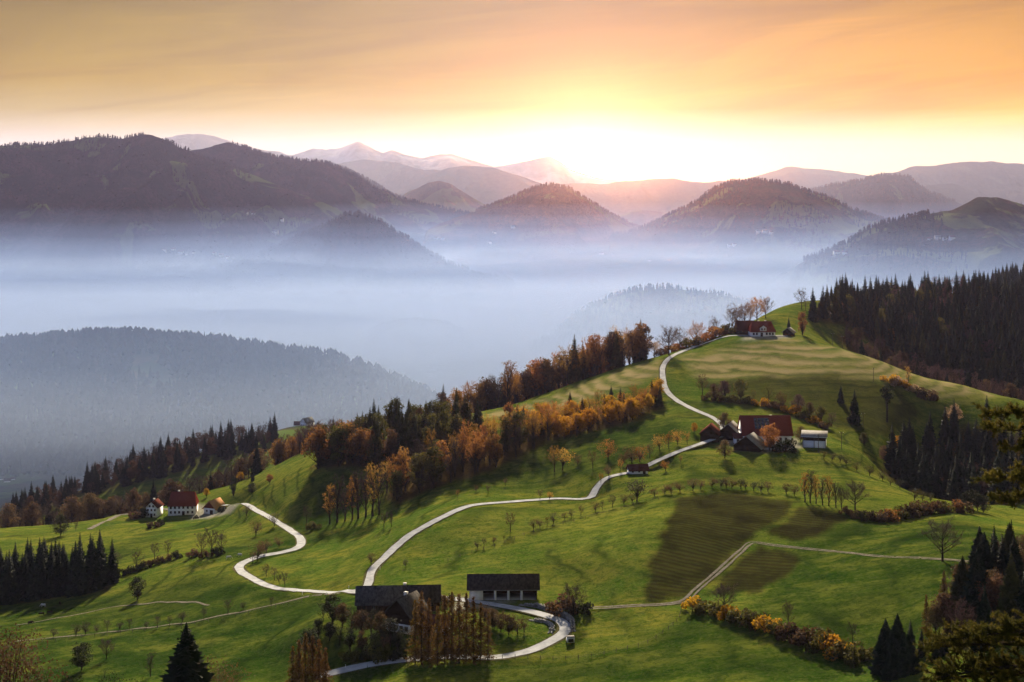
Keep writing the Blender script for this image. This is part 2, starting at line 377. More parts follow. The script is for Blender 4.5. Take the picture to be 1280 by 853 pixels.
# ------------------------------------------------------------------ ground
gm, t, b = new_mat('ground')
tcn = nd(t, 'ShaderNodeTexCoord'); OB = tcn.outputs['Object']
def tn(scale, detail=4, rough=0.6, vec=None, dist=0.0):
    n = nd(t, 'ShaderNodeTexNoise'); n.inputs['Scale'].default_value = scale; n.inputs['Detail'].default_value = detail; n.inputs['Roughness'].default_value = rough; n.inputs['Distortion'].default_value = dist
    t.links.new(vec or OB, n.inputs['Vector']); return n.outputs[0]
def rmp(v, lo, hi):
    n = nd(t, 'ShaderNodeMapRange', interpolation_type='SMOOTHSTEP'); t.links.new(v, n.inputs[0]); n.inputs[1].default_value = lo; n.inputs[2].default_value = hi; return n.outputs[0]
def mixv(vec, amt):
    n = nd(t, 'ShaderNodeTexNoise'); n.inputs['Scale'].default_value = 0.05; n.inputs['Detail'].default_value = 4; t.links.new(vec, n.inputs['Vector'])
    m_ = nd(t, 'ShaderNodeVectorMath', operation='MULTIPLY_ADD'); t.links.new(n.outputs['Color'], m_.inputs[0]); m_.inputs[1].default_value = (amt, amt, amt); t.links.new(vec, m_.inputs[2]); return m_.outputs[0]
def attr(nm):
    n = nd(t, 'ShaderNodeAttribute'); n.attribute_name = nm; return n.outputs['Fac']
big = tn(0.011, 4); mid = tn(0.06, 5, 0.65); fine = tn(0.9, 6, 0.7)
# mowing lines that follow the slope
mp = nd(t, 'ShaderNodeMapping'); mp.inputs['Rotation'].default_value = (0, 0, R(-52)); t.links.new(OB, mp.inputs[0])
wv = nd(t, 'ShaderNodeTexWave'); wv.inputs['Scale'].default_value = 0.055; wv.inputs['Distortion'].default_value = 5.0; wv.inputs['Detail'].default_value = 3; wv.inputs['Detail Scale'].default_value = 0.10
t.links.new(mp.outputs[0], wv.inputs['Vector'])
mp2 = nd(t, 'ShaderNodeMapping'); mp2.inputs['Rotation'].default_value = (0, 0, R(20)); mp2.inputs['Scale'].default_value = (0.012, 0.16, 0.05); t.links.new(OB, mp2.inputs[0])
strk = tn(1.0, 5, 0.6, mp2.outputs[0], 0.4)
tuft = tn(0.28, 6, 0.75, None, 0.6)
g = mixc(t, rmp(big, 0.40, 0.60), (0.042, 0.082, 0.009), (0.090, 0.106, 0.013))
g = mixc(t, rmp(mid, 0.42, 0.66), g, (0.128, 0.126, 0.018))
g = mixc(t, mth(t, 'MULTIPLY', rmp(strk, 0.45, 0.62), 0.75), g, (0.026, 0.062, 0.005))
# mowing lines that follow the lie of the slope
sx = nd(t, 'ShaderNodeSeparateXYZ'); t.links.new(OB, sx.inputs[0])
cz = mth(t, 'ADD', mth(t, 'MULTIPLY', sx.outputs[2], 2.6), mth(t, 'MULTIPLY', tn(0.03, 3), 14.0))
cl = mth(t, 'MULTIPLY_ADD', mth(t, 'SINE', cz), 0.5, 0.5)
g = mixc(t, mth(t, 'MULTIPLY', mth(t, 'MULTIPLY', cl, attr('mown')), mth(t, 'MULTIPLY', rmp(mid, 0.25, 0.6), 0.55)), g, (0.130, 0.140, 0.022))
g = mixc(t, mth(t, 'MULTIPLY', mth(t, 'MULTIPLY', wv.outputs[1], attr('mown')), 0.30), g, (0.044, 0.086, 0.007))
g = mixc(t, mth(t, 'MULTIPLY', rmp(tuft, 0.46, 0.60), 0.70), g, (0.022, 0.046, 0.005))
g = mixc(t, mth(t, 'MULTIPLY', rmp(fine, 0.45, 0.65), 0.55), g, (0.125, 0.128, 0.030))
trk = mth(t, 'POWER', mth(t, 'MULTIPLY_ADD', mth(t, 'SINE', mth(t, 'MULTIPLY', cz, 0.62)), 0.5, 0.5), 9.0)
g = mixc(t, mth(t, 'MULTIPLY', trk, mth(t, 'MULTIPLY', rmp(tn(0.017, 3), 0.42, 0.58), 0.75)), g, (0.020, 0.036, 0.006))
g = mixc(t, mth(t, 'MULTIPLY', attr('field_shade'), 0.85), g, mixc(t, 1.0, g, mixc(t, rmp(mid, 0.3, 0.7), (0.20, 0.30, 0.40), (0.55, 0.66, 0.70)), 'MULTIPLY'))  # shade over the left and lower fields, painted into the grass colour
# dry, pale sward on the ridge tops
g = mixc(t, mth(t, 'MULTIPLY', mth(t, 'MULTIPLY', attr('dry'), mth(t, 'MULTIPLY_ADD', cl, 0.75, 0.25)), rmp(mid, 0.15, 0.6)), g, (0.230, 0.185, 0.095))
# ploughed and freshly sown ground
mp3 = nd(t, 'ShaderNodeMapping'); mp3.inputs['Rotation'].default_value = (0, 0, R(-62)); t.links.new(mixv(OB, 6.0), mp3.inputs[0])
wv3 = nd(t, 'ShaderNodeTexWave'); wv3.inputs['Scale'].default_value = 0.11; wv3.inputs['Distortion'].default_value = 3.0; wv3.inputs['Detail'].default_value = 3; wv3.inputs['Detail Scale'].default_value = 0.3
t.links.new(mp3.outputs[0], wv3.inputs['Vector'])
soil = mixc(t, rmp(mid, 0.3, 0.7), (0.010, 0.008, 0.004), (0.022, 0.018, 0.007))
soil = mixc(t, mth(t, 'MULTIPLY', wv3.outputs[1], mth(t, 'MULTIPLY', rmp(mid, 0.35, 0.65), 0.50)), soil, (0.044, 0.056, 0.011))
g = mixc(t, attr('plough'), g, soil)
leaf = mixc(t, rmp(fine, 0.3, 0.7), (0.035, 0.020, 0.010), (0.075, 0.045, 0.018))
g = mixc(t, attr('litter'), g, leaf)
gpath = mixc(t, rmp(fine, 0.3, 0.7), (0.16, 0.15, 0.12), (0.26, 0.25, 0.22))
g = mixc(t, attr('yard'), g, gpath)
# far country: patchwork of woods and meadows
vo = nd(t, 'ShaderNodeTexNoise'); vo.inputs['Scale'].default_value = 0.0026; vo.inputs['Detail'].default_value = 6; vo.inputs['Roughness'].default_value = 0.6; vo.inputs['Distortion'].default_value = 0.8; t.links.new(OB, vo.inputs['Vector'])
far = mixc(t, rmp(vo.outputs[0], 0.47, 0.53), (0.070, 0.105, 0.030), mixc(t, rmp(tn(0.02, 5), 0.4, 0.6), (0.020, 0.032, 0.018), (0.050, 0.036, 0.024)))
g = mixc(t, attr('far'), g, far)
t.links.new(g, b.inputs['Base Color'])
b.inputs['Roughness'].default_value = 1.0; b.inputs['Specular IOR Level'].default_value = 0.0
bp = nd(t, 'ShaderNodeBump'); bp.inputs['Strength'].default_value = 0.8; bp.inputs['Distance'].default_value = 0.8; t.links.new(fine, bp.inputs['Height']); t.links.new(bp.outputs[0], b.inputs['Normal'])

i_ = np.arange(NR-1)[:, None]*NA+np.arange(NA-1)[None, :]
q_ = np.stack([i_, i_+1, i_+1+NA, i_+NA], -1).reshape(-1, 4)
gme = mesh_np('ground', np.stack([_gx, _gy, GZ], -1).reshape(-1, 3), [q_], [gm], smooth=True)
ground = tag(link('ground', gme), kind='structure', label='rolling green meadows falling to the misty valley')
_jx = _gxy[:, 0]+3.5*fbm(_gxy[:, 0]/9, _gxy[:, 1]/9, 3, 31); _jy = _gxy[:, 1]+4.5*fbm(_gxy[:, 0]/9, _gxy[:, 1]/9, 3, 41)
def field_mask(polys, soft=1.0):
    m_ = np.zeros(len(_gxy), np.float32)
    for pl in polys:
        m_[inpoly(_jx, _jy, [pick(*q)[:2] if len(q) == 2 else at(q[0], q[2])[:2] for q in pl])] = soft
    return m_
def put_attr(nm, v):
    a_ = gme.attributes.new(nm, 'FLOAT', 'POINT'); a_.data.foreach_set('value', np.asarray(v, np.float32))
A_PL = field_mask([[(846,621),(920,615),(1000,627),(985,640),(955,662),(925,682),(900,706),(862,745),(805,752),(816,700),(836,650)],
                   [(948,683),(1002,692),(986,716),(950,742),(884,744),(906,712),(926,694)],
                   [(1000,632),(1062,646),(1010,674),(958,673)]], 0.92)
A_PL = np.maximum(A_PL, field_mask([[(872,477),(960,470),(1050,471),(1120,483),(1150,515),(1100,552),(1010,530),(900,500)]], 0.68))
A_DRY = field_mask([[(590,520),(700,492),(820,450),(828,470),(700,515),(640,525)], [(850,445),(980,424),(1100,448),(1275,500),(1180,496),(1100,476),(960,472),(870,474)]], 0.95)
A_MOWN = field_mask([[(470,725),(600,634),(700,640),(770,630),(840,640),(800,720),(760,745),(600,712)], [(590,520),(820,450),(870,474),(960,470),(1100,474),(1275,502),(1100,446),(980,423)], [(380,690),(560,640),(520,670),(470,720),(380,730)]], 1.0)
def blur(v, n=1):
    v = v.reshape(NR, NA)
    for _ in range(n):
        p_ = np.pad(v, 1, 'edge'); v = (p_[:-2, 1:-1]+p_[2:, 1:-1]+p_[1:-1, :-2]+p_[1:-1, 2:]+2*v)/6
    return v.ravel()
put_attr('plough', blur(A_PL)); put_attr('dry', blur(A_DRY, 4)); put_attr('mown', blur(A_MOWN, 3))
A_SHADE = field_mask([[(-200,850),(500,850),(500,745),(440,745),(380,745),(250,720),(100,748),(-200,760)], [(860,768),(1100,850),(600,850),(620,826),(790,815),(850,780)], [(250,690),(340,665),(400,600),(480,590),(420,655),(380,690),(300,700)], [(-200,700),(150,700),(260,650),(300,640),(100,690)], [(990,690),(1060,655),(1200,650),(1280,670),(1280,720),(1100,850),(1080,830),(980,790),(930,760),(960,740)], [(500,632),(620,590),(690,560),(840,520),(860,545),(760,590),(640,615)]], 1.0)  # fields whose grass is darkened to stand in for shade
put_attr('field_shade', blur(A_SHADE, 9))
put_attr('far', np.clip((_gxy[:, 1]-1150)/250, 0, 1))
A_YARD = field_mask([[(898,548),(925,548),(965,556),(1000,548),(1002,560),(960,566),(920,562)], [(560,748),(600,748),(640,754),(610,764),(560,760)], [(925,420),(990,419),(990,424),(930,424)], [(240,628),(300,628),(290,641),(240,642)]], 0.85)
put_attr('yard', blur(A_YARD))
LITTER = np.zeros(len(_gxy), np.float32)      # filled where the woods stand

# ------------------------------------------------------------------ mountains and hills beyond the valley
def mountain_mat(name, forest, autumn, meadow, meadow_amt, scale=0.0011, rock=None):
    m, t, b = new_mat(name); tcn = nd(t, 'ShaderNodeTexCoord'); O = tcn.outputs['Object']
    def tn2(s, d=5, r=0.6, di=0.0):
        n = nd(t, 'ShaderNodeTexNoise'); n.inputs['Scale'].default_value = s; n.inputs['Detail'].default_value = d; n.inputs['Roughness'].default_value = r; n.inputs['Distortion'].default_value = di
        t.links.new(O, n.inputs['Vector']); return n.outputs[0]
    def rm(v, lo, hi):
        n = nd(t, 'ShaderNodeMapRange', interpolation_type='SMOOTHSTEP'); t.links.new(v, n.inputs[0]); n.inputs[1].default_value = lo; n.inputs[2].default_value = hi; return n.outputs[0]
    c = mixc(t, rm(tn2(scale*6), 0.4, 0.62), forest, autumn)
    c = mixc(t, rm(tn2(scale*60, 3), 0.35, 0.75), c, tuple(x*0.55 for x in forest))
    e = 0.62-meadow_amt*0.2
    c = mixc(t, rm(tn2(scale*1.7, 6, 0.55, 1.2), e, e+0.035), c, meadow)
    if rock:
        ge = nd(t, 'ShaderNodeNewGeometry'); sp = nd(t, 'ShaderNodeSeparateXYZ'); t.links.new(ge.outputs['Normal'], sp.inputs[0])
        c = mixc(t, rm(tn2(scale*5, 6, 0.7), 0.4, 0.6), rock, meadow)
    t.links.new(c, b.inputs['Base Color']); b.inputs['Roughness'].default_value = 1.0; b.inputs['Specular IOR Level'].default_value = 0.0
    bp = nd(t, 'ShaderNodeBump'); bp.inputs['Strength'].default_value = 0.8; bp.inputs['Distance'].default_value = 18; t.links.new(tn2(scale*45, 4, 0.7), bp.inputs['Height']); t.links.new(bp.outputs[0], b.inputs['Normal'])
    return m
MM_DARK = mountain_mat('mountain_forest', (0.008, 0.010, 0.014), (0.040, 0.020, 0.028), (0.050, 0.070, 0.030), 0.22)
MM_MID = mountain_mat('hill_forest', (0.022, 0.028, 0.016), (0.060, 0.032, 0.022), (0.080, 0.095, 0.035), 0.62)
MM_GLOW = mountain_mat('glow_tinted_hill_forest', (0.060, 0.026, 0.014), (0.120, 0.048, 0.020), (0.100, 0.085, 0.030), 0.35)  # orange glow around the sun put into the forest colour
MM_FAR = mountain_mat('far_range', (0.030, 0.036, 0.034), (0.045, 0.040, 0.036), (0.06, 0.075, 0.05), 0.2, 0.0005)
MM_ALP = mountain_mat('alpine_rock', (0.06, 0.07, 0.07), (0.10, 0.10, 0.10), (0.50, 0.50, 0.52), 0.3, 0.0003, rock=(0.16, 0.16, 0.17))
CREST = {}
def mountain(name, prof, D, W, mat, seed, label, base=-505, spur=0.30, rough=1.0, nu=260, nv=90, sharp=1.15, ywob=0.10):
    """a ridge of real depth: crest heights from the skyline, slopes falling both ways with spurs and gullies"""
    prof = np.array(prof, float)
    px = np.linspace(prof[0, 0], prof[-1, 0], nu)
    py = np.interp(px, prof[:, 0], prof[:, 1])
    sm = 5; k = np.hanning(sm+2)[1:-1]; k /= k.sum(); py = np.convolve(np.pad(py, sm//2, 'edge'), k, 'valid')
    uu = (px-prof[0, 0])/F*D
    yc = D*(1+ywob*0.5*fbm(uu/(W*0.9), uu*0+seed, 3, seed))
    zc_ = (HOR-py)/F*yc + rough*D/1000*1.1*fbm(uu/(D*0.012), uu*0+3.3, 4, seed+3)
    ends = np.clip(np.minimum(np.arange(nu), np.arange(nu)[::-1])/(nu*0.05), 0, 1)
    zc_ = base+(zc_-base)*ends**0.55
    v = np.linspace(-1, 1, nv); v = np.sign(v)*np.abs(v)**1.25
    U = np.broadcast_to(uu[None], (nv, nu)); Vv = np.broadcast_to(v[:, None], (nv, nu))
    H = (zc_-base)[None]
    wob = 0.35*fbm(U/(W*0.55), Vv*1.6+seed, 4, seed+7)
    a_ = np.clip(np.abs(Vv), 0, 1)
    prof_z = 1-a_**(sharp*(1+0.35*fbm(U/(W*0.4), Vv*0.7, 3, seed+11)))
    env = np.sin(np.clip(a_, 0, 1)*math.pi)**0.8
    rel = prof_z+spur*env*((ridged(U/(W*0.42)+wob, Vv*0.9+wob, 4, seed+13)-0.62)*1.3)+0.05*env*fbm(U/(W*0.08), Vv*9, 3, seed+17)
    Z = base+H*np.clip(rel, -0.1, 1.0)
    # nothing in front of the crest may rise above its sight line by more than the skyline shows
    Yw = yc[None]+Vv*W
    lim = (HOR-(py[None]+2.0+26*np.clip(-Vv, 0, 1)))/F*Yw
    Z = np.where(Vv < -0.02, np.minimum(Z, lim), np.where(Vv > 0.02, np.minimum(Z, zc_[None]/yc[None]*Yw-6*Vv*D/1000), Z))
    Xw = (px-640)[None]/F*yc[None]*np.ones((nv, 1))
    i_ = np.arange(nv-1)[:, None]*nu+np.arange(nu-1)[None]
    q = np.stack([i_, i_+1, i_+1+nu, i_+nu], -1).reshape(-1, 4)
    me = mesh_np(name, np.stack([Xw, Yw, Z], -1).reshape(-1, 3), [q], [mat], smooth=True)
    o = tag(link(name, me), kind='structure', label=label)
    CREST[label] = (Xw, Yw, Z, nu, nv)
    return o
m_left = mountain('mountain', [(-420,230),(-250,205),(-120,190),(0,181),(60,182),(95,174),(120,170),(150,173),(186,167),(215,179),(250,195),(300,212),(350,232),(400,252),(450,275),(500,297),(560,325),(620,350)], 6600, 1500, MM_DARK, 3, 'dark forested mountain with a twin rounded top above the mist', sharp=1.0, spur=0.62)
m_left2 = mountain('mountain', [(150,215),(200,200),(245,187),(285,176),(325,191),(368,201),(410,204),(440,218),(470,235),(505,250),(560,262),(620,272),(700,290),(780,310)], 7600, 1400, MM_DARK, 23, 'pointed dark peak sloping down beside the twin-topped mountain', sharp=1.05, spur=0.55)
mountain('hill', [(230,352),(290,335),(340,312),(375,295),(400,285),(432,270),(450,267),(475,277),(500,293),(530,312),(560,330),(600,345),(660,356)], 5600, 600, MM_DARK, 33, 'low dark wooded spur at the foot of the large mountain')
mountain('mountain', [(360,225),(400,212),(430,210),(455,222),(490,243),(520,255),(560,270)], 8800, 900, MM_DARK, 43, 'dark shoulder just behind the pointed peak')
mountain('hill', [(440,280),(480,258),(515,238),(535,228),(549,225),(565,230),(590,248),(620,262),(660,275)], 9000, 1000, MM_GLOW, 53, 'small cone-shaped hill between the dark mountain and the glowing dome')
mountain('hill', [(520,290),(570,272),(610,258),(645,245),(668,235),(690,231),(712,236),(740,254),(765,270),(800,286),(850,300)], 7300, 1100, MM_GLOW, 63, 'rounded dome-shaped hill glowing orange under the sun', sharp=1.3)
mountain('mountain', [(740,300),(790,290),(830,273),(862,258),(895,236),(915,227),(950,226),(985,230),(1005,237),(1035,246),(1065,262),(1100,273),(1150,290),(1220,310)], 7000, 1300, MM_MID, 73, 'broad hill with meadows and dark woods right of the sun', sharp=1.1)
mountain('mountain', [(940,255),(1000,240),(1040,232),(1075,227),(1095,220),(1110,218),(1135,222),(1165,242),(1200,256),(1260,268)], 9400, 1200, MM_DARK, 83, 'flat-topped purple mountain behind the broad meadow hill')
mountain('hill', [(980,335),(1030,318),(1060,304),(1090,285),(1130,275),(1165,267),(1198,261),(1222,246),(1250,247),(1285,258),(1350,262),(1450,280),(1560,300)], 4900, 1000, MM_MID, 93, 'dark hill with a scattered hamlet at the edge of the mist', sharp=1.1)
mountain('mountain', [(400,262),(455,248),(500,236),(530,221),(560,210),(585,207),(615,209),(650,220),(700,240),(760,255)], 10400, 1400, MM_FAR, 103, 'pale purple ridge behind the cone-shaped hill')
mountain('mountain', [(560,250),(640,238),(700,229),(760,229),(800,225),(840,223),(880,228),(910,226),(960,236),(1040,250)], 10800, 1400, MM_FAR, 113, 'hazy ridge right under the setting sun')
mountain('mountain', [(700,285),(760,272),(800,262),(840,268),(880,280)], 9500, 900, MM_MID, 117, 'faint low ridge in the gap between dome and meadow hill')
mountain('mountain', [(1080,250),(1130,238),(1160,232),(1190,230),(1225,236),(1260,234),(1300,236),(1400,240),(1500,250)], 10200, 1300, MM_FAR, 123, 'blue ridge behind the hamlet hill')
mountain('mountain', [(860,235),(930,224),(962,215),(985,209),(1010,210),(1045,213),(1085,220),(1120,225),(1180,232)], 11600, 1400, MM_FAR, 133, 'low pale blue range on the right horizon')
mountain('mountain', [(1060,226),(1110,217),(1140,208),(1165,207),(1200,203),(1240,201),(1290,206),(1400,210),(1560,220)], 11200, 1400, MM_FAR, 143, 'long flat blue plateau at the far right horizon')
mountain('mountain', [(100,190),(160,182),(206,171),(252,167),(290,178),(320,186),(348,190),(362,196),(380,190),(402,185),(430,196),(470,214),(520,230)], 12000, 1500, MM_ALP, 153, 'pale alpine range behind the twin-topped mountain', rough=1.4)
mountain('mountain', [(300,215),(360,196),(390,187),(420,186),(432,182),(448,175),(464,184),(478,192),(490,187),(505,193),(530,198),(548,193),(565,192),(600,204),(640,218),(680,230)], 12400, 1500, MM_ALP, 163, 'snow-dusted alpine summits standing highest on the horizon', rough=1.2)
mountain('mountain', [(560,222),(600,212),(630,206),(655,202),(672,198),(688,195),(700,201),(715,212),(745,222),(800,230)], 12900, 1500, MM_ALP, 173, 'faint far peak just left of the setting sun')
mountain('mountain', [(380,222),(420,205),(455,199),(490,203),(520,210),(560,215),(600,222)], 11300, 1300, MM_FAR, 183, 'blue ridge below the highest alpine summits')
mountain('hill', [(420,450),(445,428),(470,413),(500,406),(530,404),(560,408),(585,420),(610,440)], 4300, 480, MM_MID, 193, 'faint wooded knoll drowned in the valley mist', spur=0.15)
mountain('hill', [(560,470),(640,445),(690,422),(720,396),(760,374),(800,364),(835,361),(870,363),(910,372),(960,392),(1040,410),(1150,430)], 4100, 650, MM_MID, 203, 'long misty ridge rising behind the farm hill', spur=0.2)

# ------------------------------------------------------------------ air
def air_box(name, x0, x1, y0, y1, z0, z1, comps, label):
    V = [(x, y, z) for x in (x0, x1) for y in (y0, y1) for z in (z0, z1)]
    Q = [(0, 1, 3, 2), (4, 6, 7, 5), (0, 4, 5, 1), (2, 3, 7, 6), (0, 2, 6, 4), (1, 5, 7, 3)]
    m = bpy.data.materials.new(name); m.use_nodes = True; t = m.node_tree; t.nodes.clear(); sh = None
    for (color, dens, g) in comps:                     # fine air and larger droplets share the box, both of even density
        v = nd(t, 'ShaderNodeVolumePrincipled'); v.inputs['Color'].default_value = (*color, 1); v.inputs['Density'].default_value = dens; v.inputs['Anisotropy'].default_value = g
        if sh is None: sh = v.outputs[0]
        else:
            a = nd(t, 'ShaderNodeAddShader'); t.links.new(sh, a.inputs[0]); t.links.new(v.outputs[0], a.inputs[1]); sh = a.outputs[0]
    o_ = nd(t, 'ShaderNodeOutputMaterial'); t.links.new(sh, o_.inputs['Volume'])
    return tag(link(name, mesh_np(name, V, [np.array(Q)], [m])), kind='stuff', label=label)
air_box('haze', -14000, 14000, -400, 21000, -501.6, 440, [((0.09, 0.30, 1.0), 1.6e-5, 0.0), ((1.0, 0.66, 0.38), 1.05e-5, 0.93)], 'thin blue evening haze filling the whole air')
for k_, (top_, dn_, c_, lab_) in enumerate(((-95, 0.34e-4, (0.06, 0.32, 1.0), 'faintest upper haze over the valley'), (-150, 0.70e-4, (0.08, 0.36, 1.0), 'faint haze above the valley mist'), (-205, 1.5e-4, (0.18, 0.48, 1.0), 'thin upper veil of the valley mist'), (-258, 1.0e-4, (0.46, 0.69, 1.0), 'light mist below the upper veil'), (-305, 2.0e-4, (0.70, 0.84, 1.0), 'pale mist lying in the valley'), (-345, 4.6e-4, (0.90, 0.95, 1.0), 'thick mist low in the valley'), (-395, 14.0e-4, (0.98, 0.99, 1.0), 'dense white mist along the valley floor'))):
    air_box('mist', -8000+90*k_, 8000-90*k_, 1250+110*k_, 7600-90*k_, -500.15-0.12*k_, top_, [(c_, dn_*0.85, (0.1, 0.1, 0.1, 0.2, 0.38, 0.42, 0.42)[k_]), ((1.0, 0.88, 0.80), dn_*0.30, 0.90)], lab_)
air_box('mist', -11000, 11000, 8150, 14900, -501.2, 432, [((0.66, 0.70, 0.92), 8.5e-5, 0.1), ((1.0, 0.75, 0.50), 0.7e-5, 0.90)], 'pale bright haze lying over the far ranges')
# drifting banks on top of the mist
_rb = np.random.default_rng(88); _u = np.linspace(0, math.pi, 10); _w = np.linspace(0, 2*math.pi, 19)[:-1]
def mist_bank(X, Y, Z, a, b_, h_, dens, label):
    V = [(0, 0, -h_)]
    for u in _u[1:-1]:
        for w2 in _w:
            r = 1+0.28*float(fbm(np.array(math.cos(w2)*1.7+X*0.01), np.array(math.sin(w2)*1.7+math.cos(u)*2+Y*0.01), 3, 5)); V.append((a*math.sin(u)*math.cos(w2)*r, b_*math.sin(u)*math.sin(w2)*r, -h_*math.cos(u)*r))
    V.append((0, 0, h_)); n = len(_w); Q = []; T = []
    for i in range(len(_u)-3):
        for k in range(n): Q.append((1+i*n+k, 1+i*n+(k+1) % n, 1+(i+1)*n+(k+1) % n, 1+(i+1)*n+k))
    e = len(V)-1
    for k in range(n): T += [(0, 1+(k+1) % n, 1+k), (e, e-n+k, e-n+(k+1) % n)]
    m = bpy.data.materials.new('mist_bank'); m.use_nodes = True; t = m.node_tree; t.nodes.clear(); v = nd(t, 'ShaderNodeVolumePrincipled'); v.inputs['Color'].default_value = (0.80, 0.90, 1.0, 1); v.inputs['Density'].default_value = dens; v.inputs['Anisotropy'].default_value = 0.2
    o_ = nd(t, 'ShaderNodeOutputMaterial'); t.links.new(v.outputs[0], o_.inputs['Volume']); tag(link('mist_bank', mesh_np('mist_bank', V, [np.array(T), np.array(Q)], [m]), None, (X, Y, Z)), label, None, None, 'stuff')
for (px, d, z, a, b_, h_, dn) in ((120, 5000, -350, 1000, 500, 95, 0.9e-4), (560, 5300, -330, 1000, 500, 95, 0.9e-4), (860, 5500, -320, 1000, 500, 95, 0.9e-4), (300, 3600, -400, 700, 400, 75, 1.2e-4)):
    mist_bank((px-640)/F*d, d, z, a, b_, h_, dn, 'drifting bank of white mist above the valley floor')

# ------------------------------------------------------------------ tree library (unit height; shared by copies)
class MB:
    def __init__(s): s.v = []; s.t = []; s.q = []
    def tube(s, p0, p1, r0, r1, n=5):
        p0 = np.array(p0, float); p1 = np.array(p1, float); d = p1-p0; ln = np.linalg.norm(d)+1e-9; d /= ln
        a = np.cross(d, (0, 0, 1.0)) if abs(d[2]) < 0.95 else np.cross(d, (1.0, 0, 0)); a /= np.linalg.norm(a); b_ = np.cross(d, a)
        o = len(s.v)
        for p, r in ((p0, r0), (p1, r1)):
            for k in range(n):
                an = 2*math.pi*k/n; s.v.append(p+(a*math.cos(an)+b_*math.sin(an))*r)
        for k in range(n): s.q.append((o+k, o+(k+1) % n, o+n+(k+1) % n, o+n+k))
    def tri(s, a, b_, c):
        o = len(s.v); s.v += [a, b_, c]; s.t.append((o, o+1, o+2))
    def quad(s, a, b_, c, d):
        o = len(s.v); s.v += [a, b_, c, d]; s.q.append((o, o+1, o+2, o+3))
    def box(s, x0, x1, y0, y1, z0, z1):
        o = len(s.v); s.v += [(x, y, z) for x in (x0, x1) for y in (y0, y1) for z in (z0, z1)]
        s.q += [(o+a, o+b_, o+c, o+d) for a, b_, c, d in ((0, 1, 3, 2), (4, 6, 7, 5), (0, 4, 5, 1), (2, 3, 7, 6), (0, 2, 6, 4), (1, 5, 7, 3))]
        return s
    def prism(s, poly, axis, a0, a1):
        """polygon in the plane across `axis` ('x': (y,z), 'y': (x,z), 'z': (x,y)) pushed from a0 to a1"""
        def pt(u, v_, a): return (a, u, v_) if axis == 'x' else ((u, a, v_) if axis == 'y' else (u, v_, a))
        o = len(s.v); n = len(poly)
        s.v += [pt(u, v_, a0) for u, v_ in poly]+[pt(u, v_, a1) for u, v_ in poly]
        for k in range(n): s.q.append((o+k, o+(k+1) % n, o+n+(k+1) % n, o+n+k))
        for k in range(1, n-1): s.t += [(o, o+k+1, o+k), (o+n, o+n+k, o+n+k+1)]
        return s
    def mesh(s, name, mats, smooth=False):
        fl = []
        if s.t: fl.append(np.array(s.t))
        if s.q: fl.append(np.array(s.q))
        return mesh_np(name, np.array(s.v), fl, mats if isinstance(mats, (list, tuple)) else [mats], smooth=smooth)
def rquads(mb_v, C, size, rng, flat=0.0, aspect=0.6):
    """leaf faces: random small quads at centres C -> (V, Q)"""
    n = len(C); a = rng.normal(size=(n, 3)); a[:, 2] *= (1-flat); a /= np.linalg.norm(a, axis=1, keepdims=True)
    h = rng.normal(size=(n, 3)); b_ = np.cross(a, h); b_ /= np.linalg.norm(b_, axis=1, keepdims=True)
    s = (size*rng.uniform(0.6, 1.4, n))[:, None]
    V = np.stack([C-a*s, C+b_*s*aspect, C+a*s, C-b_*s*aspect], 1).reshape(-1, 3)
    Q = np.arange(n*4).reshape(-1, 4)
    return V, Q
def leafy(seed, spread=0.36, base=0.13, n=2400, leaf=0.022, lobes=30, dome=1.0, trunk=0.022):
    rng = np.random.default_rng(seed); tb = MB()
    lean = rng.normal(0, 0.02, 2); top = np.array([lean[0], lean[1], 0.55])
    tb.tube((0, 0, -0.03), (lean[0]*0.4, lean[1]*0.4, base*0.9), trunk*1.25, trunk, 6); tb.tube((lean[0]*0.4, lean[1]*0.4, base*0.9), top, trunk, trunk*0.4, 5)
    cs = []; hz = (1-base)/2
    for k in range(lobes):
        while True:
            p = rng.uniform(-1, 1, 3)
            if 0.25 < np.linalg.norm(p) < 1: break
        p[2] = p[2]*hz*0.86+base+hz*1.02
        f = 1-0.45*max(0, (p[2]-(base+hz))/hz)*dome
        p[0] *= spread*f*0.85; p[1] *= spread*f*0.85
        cs.append(p)
        st = np.array([lean[0]*0.5, lean[1]*0.5, base*0.8+rng.uniform(0, 0.25)*(p[2])])
        mid_ = (st+p)/2+np.array([0, 0, -0.03]); tb.tube(st, mid_, trunk*0.45, trunk*0.28, 4); tb.tube(mid_, p, trunk*0.28, trunk*0.08, 3)
    cs = np.array(cs); per = n//lobes; C = []
    for p in cs:
        r = rng.uniform(0.11, 0.20)*spread/0.36; d = rng.normal(size=(per, 3)); d /= np.linalg.norm(d, axis=1, keepdims=True)
        d *= (rng.uniform(0.35, 1.0, (per, 1))**0.6)*r*rng.uniform(0.75, 1.15, (per, 1)); d[:, 2] *= 0.8
        C.append(p+d)
    C = np.concatenate(C); C = C[C[:, 2] > 0.02]
    V, Q = rquads(None, C, leaf, rng); V[:, 2] /= max(V[:, 2].max(), 1e-6)
    return (np.array(tb.v), tb.t, tb.q), (V, [], Q)
